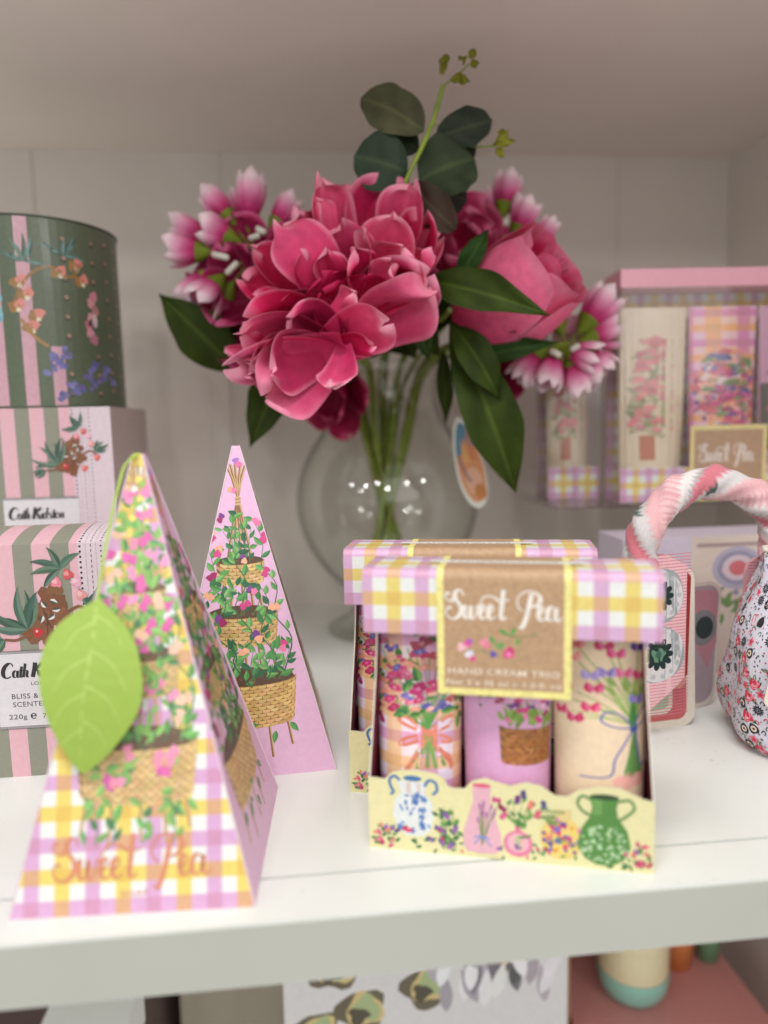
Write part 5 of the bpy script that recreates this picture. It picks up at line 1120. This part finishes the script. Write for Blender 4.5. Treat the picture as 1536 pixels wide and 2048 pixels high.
def fmp(u, v, h):
    A, B = psh(v); th = arc_th(u); c_, s_ = math.cos(th), math.sin(th)
    w_ = .0012*math.sin(v*.11+u*.05)+.0010*math.sin(u*.16-v*.07)
    r_ = 1+(h+w_*.6)/(.045)
    return V((-(abs(c_)**.5)*(1 if c_ > 0 else -1)*A*r_/1000, -(abs(s_)**.56)*(1 if s_ > 0 else -1)*B*r_/1000, v/1000))
tile = Art(); ditsy(tile, 0, 80, 0, HP/1.25); a = Art(); a.add(tile, 1.25, 1.25, -50, 0); a.add(tile, 1.25, 1.25, 50, 0); a.add(tile, 1.25, 1.25, 150, 0)
mb = MB(); a.emit(mb, fmp, 0, step=1.6e-7, clip=[(-1, 0, 50), (1, 0, 250), (0, -1, 0), (0, 1, HP)], us=[-50+2.5*i for i in range(1, 120)], vs=[6*i for i in range(1, 20)])
NB = 40; rows = [[fmp(250+(CP-300)*q/NB, v, 0) for q in range(NB+1)] for v in [6*i for i in range(20)]]
mb.grid(rows, (212, 208, 218)); mb.face([fmp(CP*q/96, 0, 0) for q in range(96)][::-1], (200, 196, 206))
mb.build('printed_fabric', M['cloth'], t)
mb = MB(); rr_ = [fmp(CP*q/96, HP, 0) for q in range(97)]; mb.tube(rr_, .0013, (226, 216, 204), 8, False); mb.build('piped_rim', M['cloth'], t)
ol = rrect(0, 0, 46, 40, 4); a = Art(); a.poly(ol, ivory); a.poly(rrect(3.4, 3.4, 43, 37, 2), (222, 190, 200)); doily(a, 17, 19, 12)
p0 = fmp(40, 34, .0035); dx = (fmp(74, 34, .0035)-p0).normalized(); ti = Matrix.Rotation(.12, 3, dx.cross(V((0, 0, 1)))) 
slab(a, ol, lambda u, v, h: p0+dx*(u/1000+.0016*v/10)+V((0, 0, v/1000))+dx.cross(V((0, 0, 1)))*(h+.004), .0008, ivory).build('label_card', M['card'], t)

# ============================================================ SHELF BELOW
mb = MB(); mb.box((-.142, .006, -.075), (-.106, .045, -.0535), (226, 225, 216)); tag(mb.build('shelf_bracket', M['white'], bevel=.001), 'small white block fixed beneath the shelf edge at the lower left', 'bracket')
mb = MB(); mb.box((-.334, .27, -.60), (-.177, .45, -.275), (96, 76, 74)); tag(mb.build('dark_box', M['card'], bevel=.002), 'dark brown box in the shade under the shelf, far lower left', 'box')
mb = MB(); mb.box((-.166, .387, -.60), (-.066, .48, -.08), (186, 176, 156)); tag(mb.build('beige_box', M['card'], bevel=.002), 'plain beige box under the shelf, right of the white bracket', 'box')
a = Art(); a.rect(0, 0, 228, 330, (214, 212, 212)); R = random.Random(4)
for x, y, r_ in ((39, 254, 19), (87, 275, 19), (129, 285, 16), (60, 215, 19), (111, 230, 18), (168, 294, 16), (162, 252, 19), (24, 200, 18)):
    a.blob(x, y, r_*1.0, (104, 96, 76), .16, 20); a.blob(x+3, y+1, r_*.78, (206, 186, 130), .15, 16); a.blob(x+4, y+2, r_*.6, (166, 180, 132), .2, 16); a.blob(x-2, y-4, r_*.42, (84, 78, 62), .25)
for i in range(46): a.leaf(R.uniform(120, 215), R.uniform(205, 300), R.uniform(1.1, 2.0), 34, 11, jit(R.choice([(120, 114, 122), (230, 228, 230), (170, 164, 172), (96, 92, 92)])))
mb = MB(); a.emit(mb, lambda u, v, h: V((-.059+u/1000, .2588-h, -.485+v/1000)), clip=[(1, 0, 228), (-1, 0, 0), (0, 1, 330)]); mb.box((-.059, .259, -.60), (.169, .32, -.155), (210, 208, 208)); tag(mb.build('printed_carton', M['card']), 'white carton printed with olive green medallions and grey leaves, under the shelf', 'box')
mb = MB(); mb.box((.171, .30, -.60), (.186, .40, -.08), (186, 160, 128)); tag(mb.build('kraft_box', M['card']), 'narrow brown kraft box under the shelf between the white carton and the pink box', 'box')
mb = MB(); mb.box((.189, .259, -.60), (.361, .45, -.335), (214, 146, 142)); tag(mb.build('pink_box', M['card'], bevel=.002), 'large dusty pink box under the shelf carrying the mint based jar', 'box')
t = thing('jar', 'cream jar with a mint green base standing on the dusty pink box', 'jar', (.256, .327, -.3348)); mb = MB(); mb.lathe([(.001, .0), (.024, .0), (.030, .009), (.0325, .024), (.032, .027)], (150, 206, 190), 32); mb.build('mint_base', M['plastic'], t)
a = Art(); a.rect(-123, 0, 123, 90, (230, 220, 180)); 
for i in range(46): a.blob(R.uniform(-120, 120), R.uniform(2, 88), R.uniform(2, 6), jit(R.choice([(236, 200, 80), (140, 156, 100), (230, 220, 190), (214, 190, 150)])))
mb = MB(); a.emit(mb, lambda u, v, h: V(((.0315+h)*math.sin(u/39.2), -(.0315+h)*math.cos(u/39.2), .027+v/1000)), us=[-120+7.5*i for i in range(33)]); mb.lathe([(.0315, .117), (.001, .1175)], (226, 216, 176), 32); mb.build('cream_body', M['plastic'], t)
def cup(label, loc, r, h, c1, c2, c3):
    t = thing('small_cup', label, 'cup', loc, 0, 'small candle cups'); mb = MB(); mb.lathe([(.001, 0), (r*.8, 0), (r*.95, h*.3)], c1, 24); mb.build('lower_band', M['plastic'], t)
    mb = MB(); mb.lathe([(r*.95, h*.3), (r, h*.62)], c2, 24); mb.build('middle_band', M['plastic'], t); mb = MB(); mb.lathe([(r, h*.62), (r*.98, h), (.001, h)], c3, 24); mb.build('upper_band', M['plastic'], t)
cup('pink and orange cup with a grey top on the pink box under the shelf', (.312, .357, -.3348), .020, .14, (226, 140, 80), (230, 176, 166), (180, 170, 164))
cup('pink cup with a green base, rightmost on the pink box under the shelf', (.346, .357, -.3348), .0125, .14, (120, 170, 130), (230, 154, 154), (220, 110, 120))
mb = MB(); mb.box((.190, .46, -.60), (.366, .475, -.05), (150, 110, 100)); tag(mb.build('brown_backing_board', M['card']), 'dark brown backing board behind the jar and cups under the shelf', 'board')
